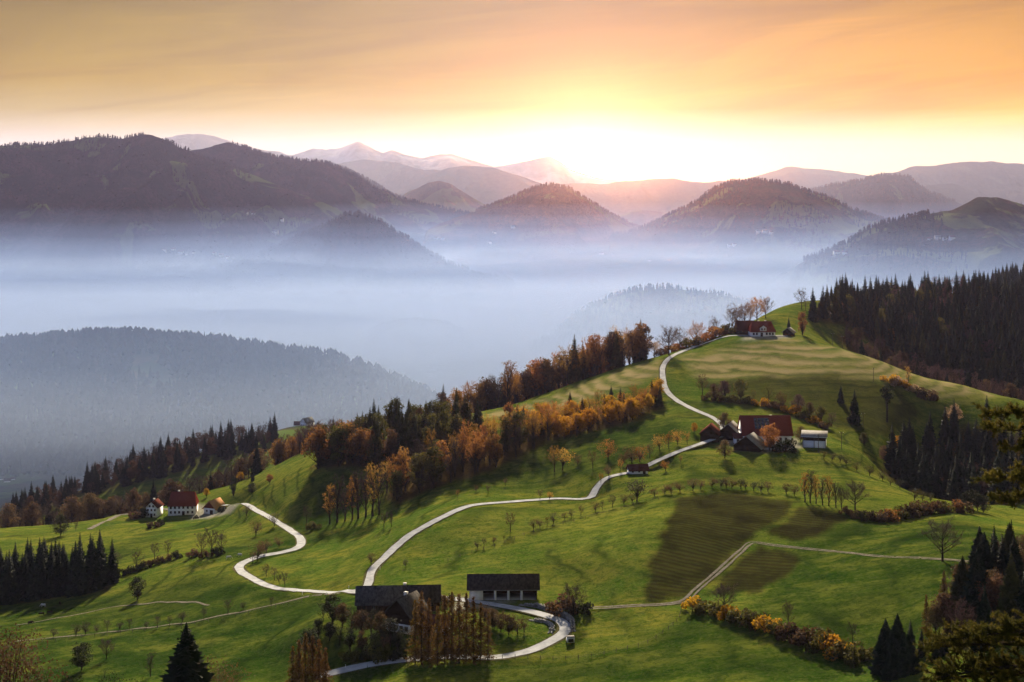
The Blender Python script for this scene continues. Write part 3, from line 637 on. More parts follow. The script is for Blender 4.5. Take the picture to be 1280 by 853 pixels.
def bare(seed, spread=0.36, low=0.20, limbs=13, sub=7, twig=6, fine=3, trunk=0.020, up=0.5, tw=0.0030):
    """leafless tree: leader, limbs reaching to a rounded outline, branches and a haze of twigs"""
    rng = np.random.default_rng(seed); tb = MB(); cr = MB()
    def unit(v): return v/(np.linalg.norm(v)+1e-9)
    ld = [np.array([0, 0, -0.03]), np.array([rng.normal(0, 0.01), rng.normal(0, 0.01), low]), np.array([rng.normal(0, 0.025), rng.normal(0, 0.025), 0.5]), np.array([rng.normal(0, 0.04), rng.normal(0, 0.04), 0.78])]
    rr = [trunk*1.3, trunk, trunk*0.6, trunk*0.2]
    for k in range(3): tb.tube(ld[k], ld[k+1], rr[k], rr[k+1], 6 if k == 0 else 5)
    def lead(z):
        for k in range(3):
            if z <= ld[k+1][2]: f = (z-ld[k][2])/(ld[k+1][2]-ld[k][2]); return ld[k]+(ld[k+1]-ld[k])*f
        return ld[3]
    def strip(p, e, w_):
        s_ = unit(np.cross(e-p, rng.normal(size=3))); cr.tri(p-s_*w_, p+s_*w_, e)
    for i in range(limbs+2):
        z0 = low+(0.74-low)*(i/(limbs+1))**0.9; an = i*2.4+rng.normal(0, 0.3)
        f = (z0-low)/(0.78-low); reach = spread*(0.95-0.55*f)*rng.uniform(0.8, 1.15)
        tip_z = min(0.97, z0+0.10+up*reach+0.14*rng.uniform(0.4, 1.3)); p = lead(z0); tip = np.array([p[0]+math.cos(an)*reach, p[1]+math.sin(an)*reach, tip_z])
        m_ = p+(tip-p)*0.5+np.array([0, 0, -0.02])+rng.normal(0, 0.012, 3); r = trunk*(0.50-0.25*f)
        tb.tube(p, m_, r, r*0.6, 4); tb.tube(m_, tip, r*0.6, r*0.15, 3)
        for s in range(sub):
            t_ = rng.uniform(0.25, 1.0); q = p+(m_-p)*t_*2 if t_ < 0.5 else m_+(tip-m_)*(t_*2-1)
            d = unit(unit(tip-p)*0.7+rng.normal(0, 0.55, 3)+np.array([0, 0, 0.35])); ln = spread*rng.uniform(0.22, 0.48); e = q+d*ln
            cr.tube(q, e, r*0.24, tw*0.5, 3)
            for g_ in range(twig):
                u_ = rng.uniform(0.25, 1.0); q2 = q+d*ln*u_; d2 = unit(d*0.6+rng.normal(0, 0.6, 3)+np.array([0, 0, 0.2])); l2 = spread*rng.uniform(0.12, 0.28); e2 = q2+d2*l2
                strip(q2, e2, tw)
                for h_ in range(fine):
                    q3 = q2+d2*l2*rng.uniform(0.2, 0.9); strip(q3, q3+unit(d2*0.5+rng.normal(0, 0.6, 3))*spread*rng.uniform(0.06, 0.14), tw*0.75)
    V = np.array(cr.v); s_ = 1/V[:, 2].max()
    return (np.array(tb.v)*s_, tb.t, tb.q), (V*s_, cr.t, cr.q)
def spruce(seed, width=0.19, whorls=34, per=11, low=0.06, dens=1.0, droop=0.35):
    rng = np.random.default_rng(seed); tb = MB(); cr = MB()
    tb.tube((0, 0, -0.03), (0, 0, 0.5), 0.014, 0.009, 6); tb.tube((0, 0, 0.5), (0, 0, 0.99), 0.009, 0.001, 5)
    for k in range(whorls):
        f = k/(whorls-1); z = low+(0.985-low)*f**0.95; R_ = width*(1-f)**0.85*rng.uniform(0.82, 1.12)+0.008
        n = max(4, int(per*(1-0.45*f)))
        ph = rng.uniform(0, 6.28)
        for i in range(n):
            an = ph+2*math.pi*i/n+rng.normal(0, 0.14); r = R_*rng.uniform(0.65, 1.18); c_, s_ = math.cos(an), math.sin(an)
            dr = droop*r*rng.uniform(0.6, 1.4); w_ = r*rng.uniform(0.24, 0.40)+0.004
            p0 = np.array([0, 0, z+0.012]); pm = np.array([c_*r*0.55, s_*r*0.55, z-dr*0.35]); pe = np.array([c_*r, s_*r, z-dr*0.75+0.1*r])
            sd = np.array([-s_, c_, 0]); hang = np.array([0, 0, -w_*0.65])
            cr.tri(p0, pm-sd*w_+hang, pm); cr.tri(p0, pm, pm+sd*w_+hang)
            cr.tri(pm, pm-sd*w_+hang, pe); cr.tri(pm, pe, pm+sd*w_+hang)
            if rng.uniform() < 0.6*dens:
                q = pm+np.array([rng.normal(0, 0.01), rng.normal(0, 0.01), -0.012]); cr.tri(q, q-sd*w_*0.8+hang*2.2, q+np.array([c_, s_, 0])*r*0.3+hang*1.6)
    return (np.array(tb.v), tb.t, tb.q), (np.array(cr.v), cr.t, cr.q)
def larch(seed, width=0.21, low=0.05):
    rng = np.random.default_rng(seed); tb = MB()
    tb.tube((0, 0, -0.03), (0, 0, 0.5), 0.012, 0.008, 6); tb.tube((0, 0, 0.5), (0, 0, 0.98), 0.008, 0.001, 4)
    C = []
    for k in range(240):
        f = rng.uniform(0, 1); z = low+(0.97-low)*f; r = width*(1-f)**0.9*rng.uniform(0.5, 1.15)+0.01; an = rng.uniform(0, 6.28)
        d = np.array([math.cos(an)*r, math.sin(an)*r, -0.15*r]); tb.tube((0, 0, z), np.array([0, 0, z])+d, 0.0022, 0.0008, 3)
        m_ = max(5, int(22*(r/width)+4)); u = rng.uniform(0.12, 1.05, m_)[:, None]
        C.append(np.array([0, 0, z])+d*u+rng.normal(0, 0.010, (m_, 3))+np.array([0, 0, -0.012])*u)
    C = np.concatenate(C); V, Q = rquads(None, C, 0.012, rng, 0.2, 0.5)
    return (np.array(tb.v), tb.t, tb.q), (V, [], Q)
def bushy(seed, n=900, leaf=0.075, lobes=13, wide=0.75):
    rng = np.random.default_rng(seed); tb = MB(); C = []
    for k in range(lobes):
        an = rng.uniform(0, 6.28); rr = wide*math.sqrt(rng.uniform(0, 1)); z = rng.uniform(0.15, 0.72)*(1-0.4*(rr/wide)**2); p = np.array([math.cos(an)*rr, math.sin(an)*rr, z])
        tb.tube((p[0]*0.15, p[1]*0.15, -0.06), p, 0.03, 0.008, 4)
        d = rng.normal(size=(n//lobes, 3)); d /= np.linalg.norm(d, axis=1, keepdims=True); d *= rng.uniform(0.4, 1, (len(d), 1))**0.5*rng.uniform(0.20, 0.34); C.append(p+d)
    C = np.concatenate(C); C = C[C[:, 2] > 0.0]; V, Q = rquads(None, C, leaf, rng, 0, 0.6); V[:, 2] /= V[:, 2].max()
    return (np.array(tb.v), tb.t, tb.q), (V, [], Q)

BARK = noise_mat('bark', (0.020, 0.015, 0.012), (0.060, 0.046, 0.036), 14, rnd=0.25)
PALEBARK = noise_mat('pale_bark', (0.10, 0.085, 0.07), (0.22, 0.19, 0.16), 14)
LM = {}
def leafmat(key, c1, c2, c3, rnd=0.22, trans=0.35, scale=7):
    LM[key] = noise_mat('foliage_'+key, c1, c2, scale, 0.85, 3, c3, rnd, 0.08, trans=trans)
leafmat('needle', (0.007, 0.012, 0.008), (0.014, 0.023, 0.012), (0.026, 0.036, 0.016), 0.30, 0.06)
leafmat('needle_olive', (0.022, 0.026, 0.008), (0.042, 0.044, 0.012), (0.075, 0.068, 0.018), 0.30, 0.18)
leafmat('rust', (0.105, 0.044, 0.013), (0.180, 0.080, 0.022), (0.250, 0.125, 0.034), 0.30, 0.45)
leafmat('gold', (0.190, 0.092, 0.006), (0.300, 0.150, 0.010), (0.400, 0.220, 0.018), 0.25, 0.5)  # golden leaves, made more orange to carry the glow over the woods
leafmat('olive', (0.028, 0.028, 0.008), (0.060, 0.056, 0.012), (0.105, 0.082, 0.018), 0.35)
leafmat('brown', (0.035, 0.020, 0.012), (0.072, 0.041, 0.020), (0.115, 0.068, 0.030), 0.35)
leafmat('dark', (0.010, 0.013, 0.006), (0.020, 0.024, 0.010), (0.038, 0.036, 0.014), 0.30, 0.2)
leafmat('pale', (0.22, 0.14, 0.08), (0.33, 0.22, 0.13), (0.42, 0.30, 0.18), 0.15)
leafmat('larch', (0.050, 0.026, 0.007), (0.095, 0.050, 0.010), (0.150, 0.080, 0.016), 0.25, 0.30)
leafmat('twig', (0.030, 0.021, 0.017), (0.060, 0.041, 0.032), (0.095, 0.066, 0.048), 0.30, 0.10, 5)
leafmat('twig_orange', (0.130, 0.060, 0.014), (0.220, 0.105, 0.022), (0.320, 0.165, 0.034), 0.35, 0.5, 5)  # autumn twigs, with the warm glow over the woods painted into their orange
leafmat('twig_plum', (0.050, 0.024, 0.026), (0.085, 0.042, 0.042), (0.120, 0.066, 0.060), 0.28, 0.12, 5)
leafmat('pine', (0.022, 0.026, 0.006), (0.060, 0.056, 0.011), (0.140, 0.105, 0.018), 0.10, 0.35, 3)  # lighter tones hold the golden light on the needles
SHAPES = {'leafy': [leafy(s, 0.34+0.05*(s % 3)) for s in (1, 2, 3, 4)], 'tall': [leafy(s, 0.27, 0.08, 2400, 0.019, 34) for s in (11, 12, 13)],
          'orchard': [leafy(s, 0.50, 0.16, 760, 0.024, 20, 0.6, 0.026) for s in (21, 22, 23)],
          'bare': [bare(s) for s in (31, 32, 33)], 'slim': [bare(s, 0.20, 0.12, up=0.9, limbs=17) for s in (41, 42, 43)], 'wide': [bare(s, 0.50, 0.17, 15, 8, 7, 4, up=0.34, trunk=0.026) for s in (51, 52)],
          'spruce': [spruce(s, 0.18+0.02*(s % 3)) for s in (61, 62, 63, 64)], 'broad_spruce': [spruce(s, 0.27, 70, 17, 0.04, 1.0, 0.30) for s in (66, 67)], 'larch': [larch(s) for s in (71, 72, 73)],
          'bush': [bushy(s) for s in (81, 82, 83)], 'column': [leafy(91, 0.21, 0.01, 1800, 0.018, 36)], 'pine': [leafy(95, 0.20, 0.50, 900, 0.02, 18)],
          'near_leafy': [leafy(s, 0.40, 0.12, 11000, 0.0085, 60) for s in (97, 98)]}
_TM = {}
def tree_meshes(shape, var, leafkey, bark=None):
    k = (shape, var, leafkey, bark)
    if k not in _TM:
        tr, cr = SHAPES[shape][var]; bk = bark or BARK
        def mk(nm, d, m): return mesh_np(nm, d[0], [np.array(x) for x in (d[1], d[2]) if len(x)], [m])
        _TM[k] = (mk('trunk', tr, bk), mk('crown', cr, LM[leafkey]))
    return _TM[k]
RNG = random.Random(7)
TREES = []
def plant(name, shape, leafkey, X, Y, h, label, cat='tree', group=None, bark=None, wide=1.0, sink=0.02, var=None):
    v = RNG.randrange(len(SHAPES[shape])) if var is None else var
    tm, cm = tree_meshes(shape, v, leafkey, bark)
    e = link(name, None, None, (X, Y, float(ground_z(X, Y))-sink*h), RNG.uniform(0, 6.28))
    s_ = wide*RNG.uniform(0.9, 1.12); e.scale = (h*s_, h*s_, h); e.empty_display_size = 0.3
    tn_ = 'stem' if shape == 'bush' else 'trunk'; cn_ = 'foliage' if shape == 'bush' else 'crown'
    link(tn_, tm, e); link(cn_, cm, e)
    tag(e, label, cat, group); TREES.append((X, Y, h))
    return e
ORD = ['first', 'second', 'third', 'fourth', 'fifth', 'sixth', 'seventh', 'eighth', 'ninth', 'tenth', 'eleventh', 'twelfth', 'thirteenth', 'fourteenth', 'fifteenth', 'sixteenth', 'seventeenth', 'eighteenth', 'nineteenth', 'twentieth']
def ordinal(i):
    if i < 20: return ORD[i]
    n = i+1; return '%d%s' % (n, {1: 'st', 2: 'nd', 3: 'rd'}.get(n % 10, 'th') if n // 10 != 11 else 'th')
def row(name, shape, leafkey, spots, what, group, cat='tree', wide=1.0, bark=None, dmin=200):
    """spots: (column, row of the foot, height in photo pixels); counted from the left"""
    spots = sorted(spots)
    for i, q in enumerate(spots):
        X, Y, Z = pick(q[0], q[1], dmin)
        sh = shape if isinstance(shape, str) else RNG.choice(shape); lk = leafkey if isinstance(leafkey, str) else RNG.choice(leafkey)
        plant(name, sh, lk, X, Y, q[2]/F*Y, ordinal(i)+' from the left '+what, cat, group, bark, wide)
def scatter(poly, step, jit=0.42, seed=1):
    rng = np.random.default_rng(seed); p_ = np.array(poly); x0, y0 = p_.min(0); x1, y1 = p_.max(0)
    gx, gy = np.meshgrid(np.arange(x0, x1, step), np.arange(y0, y1, step*0.9)); gx = gx+(np.arange(gx.shape[0]) % 2)[:, None]*step/2
    gx = gx.ravel()+rng.uniform(-jit, jit, gx.size)*step; gy = gy.ravel()+rng.uniform(-jit, jit, gy.size)*step
    k = inpoly(gx, gy, poly); return list(zip(gx[k], gy[k]))
def wpoly(pts): return [at(*q)[:2] for q in pts]
def ppoly(pts): return [pick(*q)[:2] for q in pts]
def litter(poly):
    LITTER[inpoly(_jx, _jy, poly)] = 0.9
def wood(poly, step, mix, group, seed, hs=(0.8, 1.15), lit=True):
    """mix: list of (weight, name, shape, leaf, height, label)"""
    if lit: litter(poly)
    rr = random.Random(seed); todo = []
    for X, Y in scatter(poly, step, 0.42, seed): todo.append((X, Y, rr.choices(range(len(mix)), [q[0] for q in mix])[0]))
    for k, m_ in enumerate(mix):
        mine = sorted([q for q in todo if q[2] == k], key=lambda q: q[0]/q[1])
        for i, (X, Y, _) in enumerate(mine):
            lab = m_[5] if len(mine) > 40 else ordinal(i)+' from the left: '+m_[5]
            plant(m_[1], m_[2] if isinstance(m_[2], str) else rr.choice(m_[2]), m_[3], X, Y, m_[4]*rr.uniform(*hs), lab, 'tree', group)
def stuff_trees(name, pts, hs, mat_list, label, seed, sides=5, tiers=2, width=0.2, kindf=None):
    """a mass of small conifer and round-crowned trees as one object; pts (n,3)"""
    rng = np.random.default_rng(seed); pts = np.asarray(pts); n = len(pts); h = np.asarray(hs)*rng.uniform(0.45, 1.25, n)**0.8
    con = rng.uniform(size=n) < (0.6 if kindf is None else kindf)
    V = []; T = []; M = []; o = 0
    # conifer: two stacked ragged cones; broadleaf: ragged bipyramid
    for flag in (True, False):
        P_ = pts[con == flag]; H_ = h[con == flag]; m_ = len(P_)
        if m_ == 0: continue
        if flag: rings = [(0.05, 1.0, 0.62), (0.38, 0.62, 1.0)]
        else: rings = [(0.30, 1.7, 0.05), (0.30, 1.9, 0.72), (0.66, 1.5, 1.0)]
        for (zr, rr_, zt) in rings:
            an = rng.uniform(0, 6.28, (m_, 1))+np.arange(sides)[None]*2*math.pi/sides
            ra = width*rr_*H_[:, None]*rng.uniform(0.65, 1.2, (m_, sides))
            rv = np.stack([P_[:, 0:1]+ra*np.cos(an), P_[:, 1:2]+ra*np.sin(an), P_[:, 2:3]+H_[:, None]*(zr+rng.uniform(-0.07, 0.07, (m_, sides)))], -1)
            tp = np.stack([P_[:, 0]+rng.normal(0, 0.02, m_)*H_, P_[:, 1], P_[:, 2]+H_*zt], -1)[:, None]
            vv = np.concatenate([rv, tp], 1).reshape(-1, 3); b0 = o+np.arange(m_)[:, None]*(sides+1); k = np.arange(sides)[None]
            tt = np.stack([b0+k, b0+(k+1) % sides, b0+sides+0*k], -1).reshape(-1, 3)
            V.append(vv); T.append(tt); M.append(np.repeat(rng.integers(0, 2, m_)+(0 if flag else 2), sides)); o += len(vv)
    me = mesh_np(name, np.concatenate(V), [np.concatenate(T)], mat_list, np.concatenate(M))
    return tag(link(name, me), label, None, None, 'stuff')

# ------------------------------------------------------------------ road surfaces
ROADM = noise_mat('asphalt_pale', (0.24, 0.25, 0.265), (0.40, 0.41, 0.43), 0.35, 0.9, 8)
TRACKM = noise_mat('gravel_track', (0.08, 0.07, 0.05), (0.19, 0.175, 0.15), 0.9, 0.95, 6)
VERGEM = noise_mat('road_verge', (0.035, 0.040, 0.016), (0.085, 0.075, 0.035), 0.6, 0.95, 6)
def ribbon(name, key, label, mat, lift=0.12, ruts=False, narrow=1.0, seed=0):
    c, z, wd = ROADS[key]; n = len(c)
    tg = np.gradient(c, axis=0); tg /= np.linalg.norm(tg, axis=1, keepdims=True)+1e-9; nr = np.stack([-tg[:, 1], tg[:, 0]], -1)
    def strip(o0, o1, lift_, wob=0.45):
        offs = np.linspace(o0, o1, 5); rows_ = []
        for i, of in enumerate(offs):
            e_ = wob*fbm(np.arange(n)/3.0, np.full(n, of*3.1), 3, 5+seed) if i in (0, 4) else 0
            p_ = c+nr*(of+e_)[:, None] if isinstance(of+e_, np.ndarray) else c+nr*of
            zz = np.maximum(ground_z(p_[:, 0], p_[:, 1])+lift_, (z+lift_-0.1) if wd >= 2.5 else -1e9)
            rows_.append(np.stack([p_[:, 0], p_[:, 1], zz], -1))
        V = np.stack(rows_, 1).reshape(-1, 3); i_ = np.arange(n-1)[:, None]*5+np.arange(4)[None]
        return V, np.stack([i_, i_+1, i_+6, i_+5], -1).reshape(-1, 4)
    if ruts:
        g_ = wd*0.30; V1, Q1 = strip(-g_-0.42, -g_+0.42, lift); V2, Q2 = strip(g_-0.42, g_+0.42, lift)
        V = np.concatenate([V1, V2]); Q = np.concatenate([Q1, Q2+len(V1)])
    else: V, Q = strip(-wd/2*narrow, wd/2*narrow, lift)
    return tag(link(name, mesh_np(name, V, [Q], [mat], smooth=True)), label, None, None, 'structure')
for k_, m_ in (('valley', 1.35), ('hill', 1.42), ('top', 1.4)): ribbon('road_verge', k_, 'trodden grass verge along the '+{'valley': 'winding valley road', 'hill': 'curved hill road', 'top': 'lane to the hilltop house'}[k_], VERGEM, 0.07, narrow=m_)
ribbon('road', 'valley', 'pale road winding through the meadows past the dark-roofed farm', ROADM, 0.15)
ribbon('road', 'hill', 'pale road curving up from the dark-roofed farm to the red-roofed farm', ROADM, 0.20)
ribbon('road', 'top', 'pale lane climbing to the white house on the hilltop', ROADM, 0.17)
ribbon('path', 'field', 'two-wheel gravel track crossing the ploughed field', TRACKM, 0.12, ruts=True)
ribbon('path', 'meadow', 'thin worn path across the lower meadow', TRACKM, 0.10, narrow=0.55)
ribbon('path', 'lane', 'thin pale track along the orchard row', TRACKM, 0.10, narrow=0.7)
ribbon('path', 'farm', 'short farm track beside the white farmhouse', TRACKM, 0.15)

# ------------------------------------------------------------------ woods
def mass_wood(name, poly, step, mix, label, seed, ok=None):
    """the same trees joined into one mass where they can no longer be told apart"""
    litter(poly); rr = random.Random(seed); V = []; T = []; Q = []; MT = []; MQ = []; o = 0; mats = []
    for X, Y in scatter(poly, step, 0.42, seed):
        if ok and not ok(X, Y): continue
        w_, shape, lk, h0 = rr.choices(mix, [m_[0] for m_ in mix])[0]
        if LM[lk] not in mats: mats.append(LM[lk])
        cr = SHAPES[shape][rr.randrange(len(SHAPES[shape]))][1]; h_ = h0*rr.uniform(0.62, 1.18); an = rr.uniform(0, 6.28); c_, s_ = math.cos(an), math.sin(an); v_ = np.asarray(cr[0])*h_
        V.append(np.stack([v_[:, 0]*c_-v_[:, 1]*s_+X, v_[:, 0]*s_+v_[:, 1]*c_+Y, v_[:, 2]+float(ground_z(X, Y))-0.5], -1)); k = mats.index(LM[lk])
        if len(cr[1]): T.append(np.asarray(cr[1])+o); MT += [k]*len(cr[1])
        if len(cr[2]): Q.append(np.asarray(cr[2])+o); MQ += [k]*len(cr[2])
        o += len(v_)
    fl = ([np.concatenate(T)] if T else [])+([np.concatenate(Q)] if Q else [])
    return tag(link(name, mesh_np(name, np.concatenate(V), fl, mats, MT+MQ)), label, None, None, 'stuff')
W_RIGHT = wpoly([(1015,985),(1060,1010),(1110,985),(1200,965),(1300,945),(1300,1190),(1200,1225),(1100,1180),(1050,1110)])
litter(W_RIGHT)
pts_ = sorted(scatter(W_RIGHT, 9.0, 0.42, 5), key=lambda q: q[1])
near_, far_ = pts_[:90], pts_[90:]
for i, (X, Y) in enumerate(sorted(near_, key=lambda q: q[0]/q[1])): plant('spruce_tree', 'spruce', RNG.choice(['needle', 'needle', 'needle_olive']), X, Y, RNG.uniform(11, 25), 'dark spruce at the front of the dense forest on the right hillside', 'tree', 'spruces in the hillside forest')
STM = [LM['needle'], noise_mat('foliage_dusk', (0.012, 0.016, 0.012), (0.026, 0.026, 0.018), 0.06, c3=(0.03, 0.022, 0.018)), LM['twig_plum'], LM['brown']]
FARM_ = [noise_mat('foliage_far_spruce', (0.008, 0.010, 0.011), (0.014, 0.016, 0.016), 0.05), noise_mat('foliage_far_dusk', (0.010, 0.010, 0.013), (0.020, 0.015, 0.018), 0.05), noise_mat('foliage_far_plum', (0.016, 0.012, 0.016), (0.030, 0.019, 0.022), 0.05), noise_mat('foliage_far_brown', (0.018, 0.014, 0.014), (0.034, 0.024, 0.020), 0.05)]
GLOWF = [noise_mat('foliage_far_rust', (0.045, 0.020, 0.011), (0.075, 0.034, 0.016), 0.05), noise_mat('foliage_far_glow_bright', (0.055, 0.024, 0.010), (0.095, 0.045, 0.018), 0.05)]*2  # far trees tinted with the sun's orange glow
_far = set(far_)
mass_wood('forest', W_RIGHT, 9.0, [(6, 'spruce', 'needle', 22), (2, 'spruce', 'needle_olive', 18), (0.5, 'tall', 'olive', 17), (0.8, 'bare', 'twig_plum', 17)], 'dense dark forest of spruces and bare trees covering the right hillside', 5, lambda x, y: (x, y) in _far)
wood(wpoly([(1085,895),(1200,862),(1310,835),(1310,940),(1200,962),(1110,980),(1040,985)]), 10.5, [(5, 'bare_tree', ['bare', 'slim'], 'twig_plum', 14, 'leafless plum-brown tree on the slope below the hillside forest'), (1, 'spruce_tree', 'spruce', 'needle', 17, 'dark spruce among leafless trees below the hillside forest'), (1, 'beech_tree', 'leafy', 'brown', 12, 'brown-leaved tree on the slope below the hillside forest')], 'trees below the hillside forest', 11)
wood(wpoly([(1100,658),(1150,645),(1215,636),(1262,615),(1300,630),(1300,745),(1200,765),(1130,715)]), 11.0, [(6, 'spruce_tree', 'spruce', 'needle', 22, 'dark spruce in the gully below the hilltop field'), (1, 'bare_tree', 'bare', 'twig_plum', 14, 'leafless tree among spruces in the gully')], 'trees in the gully', 13)
wood(ppoly([(-30,757),(60,750),(142,738),(140,722),(60,728),(-30,735)]), 6.8, [(1, 'spruce_tree', 'spruce', 'needle', 21, 'black spruce in the clump beside the lower left meadow')], 'spruce clump by the lower meadow', 17)
wood(ppoly([(395,588),(450,578),(520,580),(612,563),(603,548),(520,545),(430,562)]), 8.0, [(5, 'spruce_tree', 'spruce', 'needle_olive', 23, 'olive-green spruce in the wood in the middle of the slope'), (3, 'beech_tree', 'tall', 'olive', 21, 'olive-brown broadleaf tree in the wood in the middle of the slope'), (1, 'beech_tree', 'tall', 'brown', 20, 'brown broadleaf tree in the wood in the middle of the slope')], 'trees of the middle wood', 19)
wood(ppoly([(385,590),(440,585),(475,592),(475,580),(440,572),(395,580)]), 8.0, [(1, 'beech_tree', 'tall', 'olive', 21, 'rounded olive tree at the dark left end of the middle wood'), (1, 'beech_tree', 'leafy', 'rust', 20, 'russet tree at the dark left end of the middle wood')], 'trees of the middle wood', 21)
wood(ppoly([(490,634),(560,606),(612,590),(690,550),(640,550),(600,567),(540,585),(480,612)]), 7.6, [(4, 'autumn_tree', ['slim', 'bare'], 'twig_orange', 19, 'thinly leafed orange tree along the front of the middle wood'), (3, 'bare_tree', ['slim', 'bare'], 'twig', 18, 'grey-brown bare tree along the front of the middle wood'), (1, 'beech_tree', 'tall', 'rust', 18, 'russet leafy tree along the front of the middle wood'), (2, 'beech_tree', 'tall', 'olive', 18, 'olive-gold leafy tree along the front of the middle wood')], 'orange trees in front of the middle wood', 23)
row('sapling', 'slim', ['twig', 'twig_orange'], [(x, 655-(x-412)*0.18, h) for x, h in ((412,52),(421,64),(431,50),(440,58),(448,66),(457,60),(466,68),(474,56))], 'in the line of slender bare trees below the middle wood', 'slender bare trees below the middle wood')
wood(ppoly([(642,548),(700,550),(770,534),(826,512),(826,494),(760,512),(680,527),(645,534)]), 6.8, [(3, 'spruce_tree', 'spruce', 'needle_olive', 14, 'olive spruce in the glowing wood on the upper slope'), (4, 'beech_tree', 'leafy', 'gold', 11, 'golden broadleaf tree in the glowing wood on the upper slope'), (4, 'autumn_tree', 'bare', 'twig_orange', 11.5, 'orange bare tree in the glowing wood on the upper slope')], 'trees of the glowing wood', 29)
wood(wpoly([(550,868),(640,848),(720,856),(806,872),(806,915),(700,945),(560,940)]), 9.0, [(3, 'autumn_tree', ['bare', 'slim'], 'twig_orange', 26, 'rust-brown bare tree in the wood behind the lit meadow crest'), (2, 'beech_tree', 'tall', 'brown', 24, 'dull brown tree in the wood behind the lit meadow crest'), (1, 'bare_tree', 'bare', 'twig', 24, 'grey bare tree in the wood behind the lit meadow crest'), (2, 'beech_tree', 'tall', 'rust', 25, 'russet tree in the wood behind the lit meadow crest'), (1, 'spruce_tree', 'spruce', 'needle_olive', 28, 'spruce in the russet wood behind the lit meadow crest')], 'trees behind the lit meadow crest', 31)
wood(wpoly([(-25,885),(150,872),(250,905),(322,895),(335,955),(250,985),(100,960),(-25,950)]), 12.0, [(5, 'bare_tree', 'bare', 'twig', 19, 'dark bare tree in the tree line behind the white farmhouse'), (3, 'beech_tree', 'leafy', 'brown', 18, 'brown tree in the tree line behind the white farmhouse'), (1, 'spruce_tree', 'spruce', 'needle', 20, 'spruce in the tree line behind the white farmhouse')], 'tree line behind the white farmhouse', 37)
wood(wpoly([(340,925),(400,915),(455,895),(472,955),(410,1000),(345,1000)]), 10.0, [(4, 'bare_tree', 'bare', 'twig_plum', 18, 'dark red bare tree in the wood left of the middle wood'), (2, 'beech_tree', 'leafy', 'rust', 17, 'russet tree in the wood left of the middle wood')], 'trees left of the middle wood', 41)
mass_wood('forest', wpoly([(10,1200),(130,1215),(260,1240),(345,1285),(345,1345),(250,1330),(120,1290),(10,1270)]), 11.0, [(5, 'spruce', 'needle', 24), (3, 'bare', 'twig', 20), (2, 'tall', 'brown', 19)], 'blue-hazed mixed forest on the lower ridge behind the white farmhouse', 43)
# wooded ridge across the side valley: far too many to count
rp = np.array(scatter(wpoly([(-130,1930),(150,1930),(420,1960),(560,2080),(600,2420),(545,2560),(430,2600),(130,2680),(-130,2700)]), 9.0, 0.60, 47))
keep = fbm(rp[:, 0]/120, rp[:, 1]/120, 3, 71) > -0.62
rp = rp[keep]; stuff_trees('forest', np.column_stack([rp, ground_z(rp[:, 0], rp[:, 1])-1]), np.full(len(rp), 22.0), FARM_, 'hazy blue forest covering the ridge across the side valley', 51, 6, width=0.17, kindf=0.45)
for lab, n_, hh, con, pw in (('dark forested mountain with a twin rounded top above the mist', 13000, 20, 0.75, -0.12), ('pointed dark peak sloping down beside the twin-topped mountain', 11000, 20, 0.75, -0.12), ('rounded dome-shaped hill glowing orange under the sun', 5000, 19, 0.6, -0.05), ('broad hill with meadows and dark woods right of the sun', 6500, 19, 0.6, 0.05),
        ('dark hill with a scattered hamlet at the edge of the mist', 5000, 21, 0.75, 0.05), ('long misty ridge rising behind the farm hill', 4500, 20, 0.7, -0.25), ('low dark wooded spur at the foot of the large mountain', 3500, 19, 0.7, -0.3), ('faint wooded knoll drowned in the valley mist', 1500, 19, 0.7, -0.4), ('flat-topped purple mountain behind the broad meadow hill', 4000, 22, 0.8, -0.2), ('dark shoulder just behind the pointed peak', 2000, 21, 0.8, -0.3)):
    Xw, Yw, Zw, nu, nv = CREST[lab]; rng = np.random.default_rng(len(lab)*7+n_)
    i = rng.integers(0, int(nv*0.56), n_); j = rng.integers(0, nu-1, n_); fu = rng.uniform(0, 1, n_); fv = rng.uniform(0, 1, n_)
    ii = np.concatenate([i, np.full(nu*2, nv//2)]); jj = np.concatenate([j, rng.integers(0, nu-1, nu*2)]); fu = np.concatenate([fu, rng.uniform(0, 1, nu*2)]); fv = np.concatenate([fv, rng.uniform(0, 0.3, nu*2)])
    def bl(A): return (A[ii, jj]*(1-fu)+A[ii, jj+1]*fu)*(1-fv)+(A[ii+1, jj]*(1-fu)+A[ii+1, jj+1]*fu)*fv
    p_ = np.stack([bl(Xw), bl(Yw), bl(Zw)-2], -1)
    k_ = (fbm(p_[:, 0]/420, p_[:, 1]/420, 4, 3) > pw) & (p_[:, 2] > -470); p_ = p_[k_]
    px_ = 640+F*p_[:, 0]/p_[:, 1]; p_ = p_[(px_ > -80) & (px_ < 1360)]
    stuff_trees('forest', p_, np.full(len(p_), float(hh)), GLOWF if 'dome' in lab else ([FARM_[0], FARM_[3], GLOWF[0], FARM_[3]] if 'broad' in lab else FARM_), 'forest on the '+lab, n_, 4, width=0.17, kindf=con)

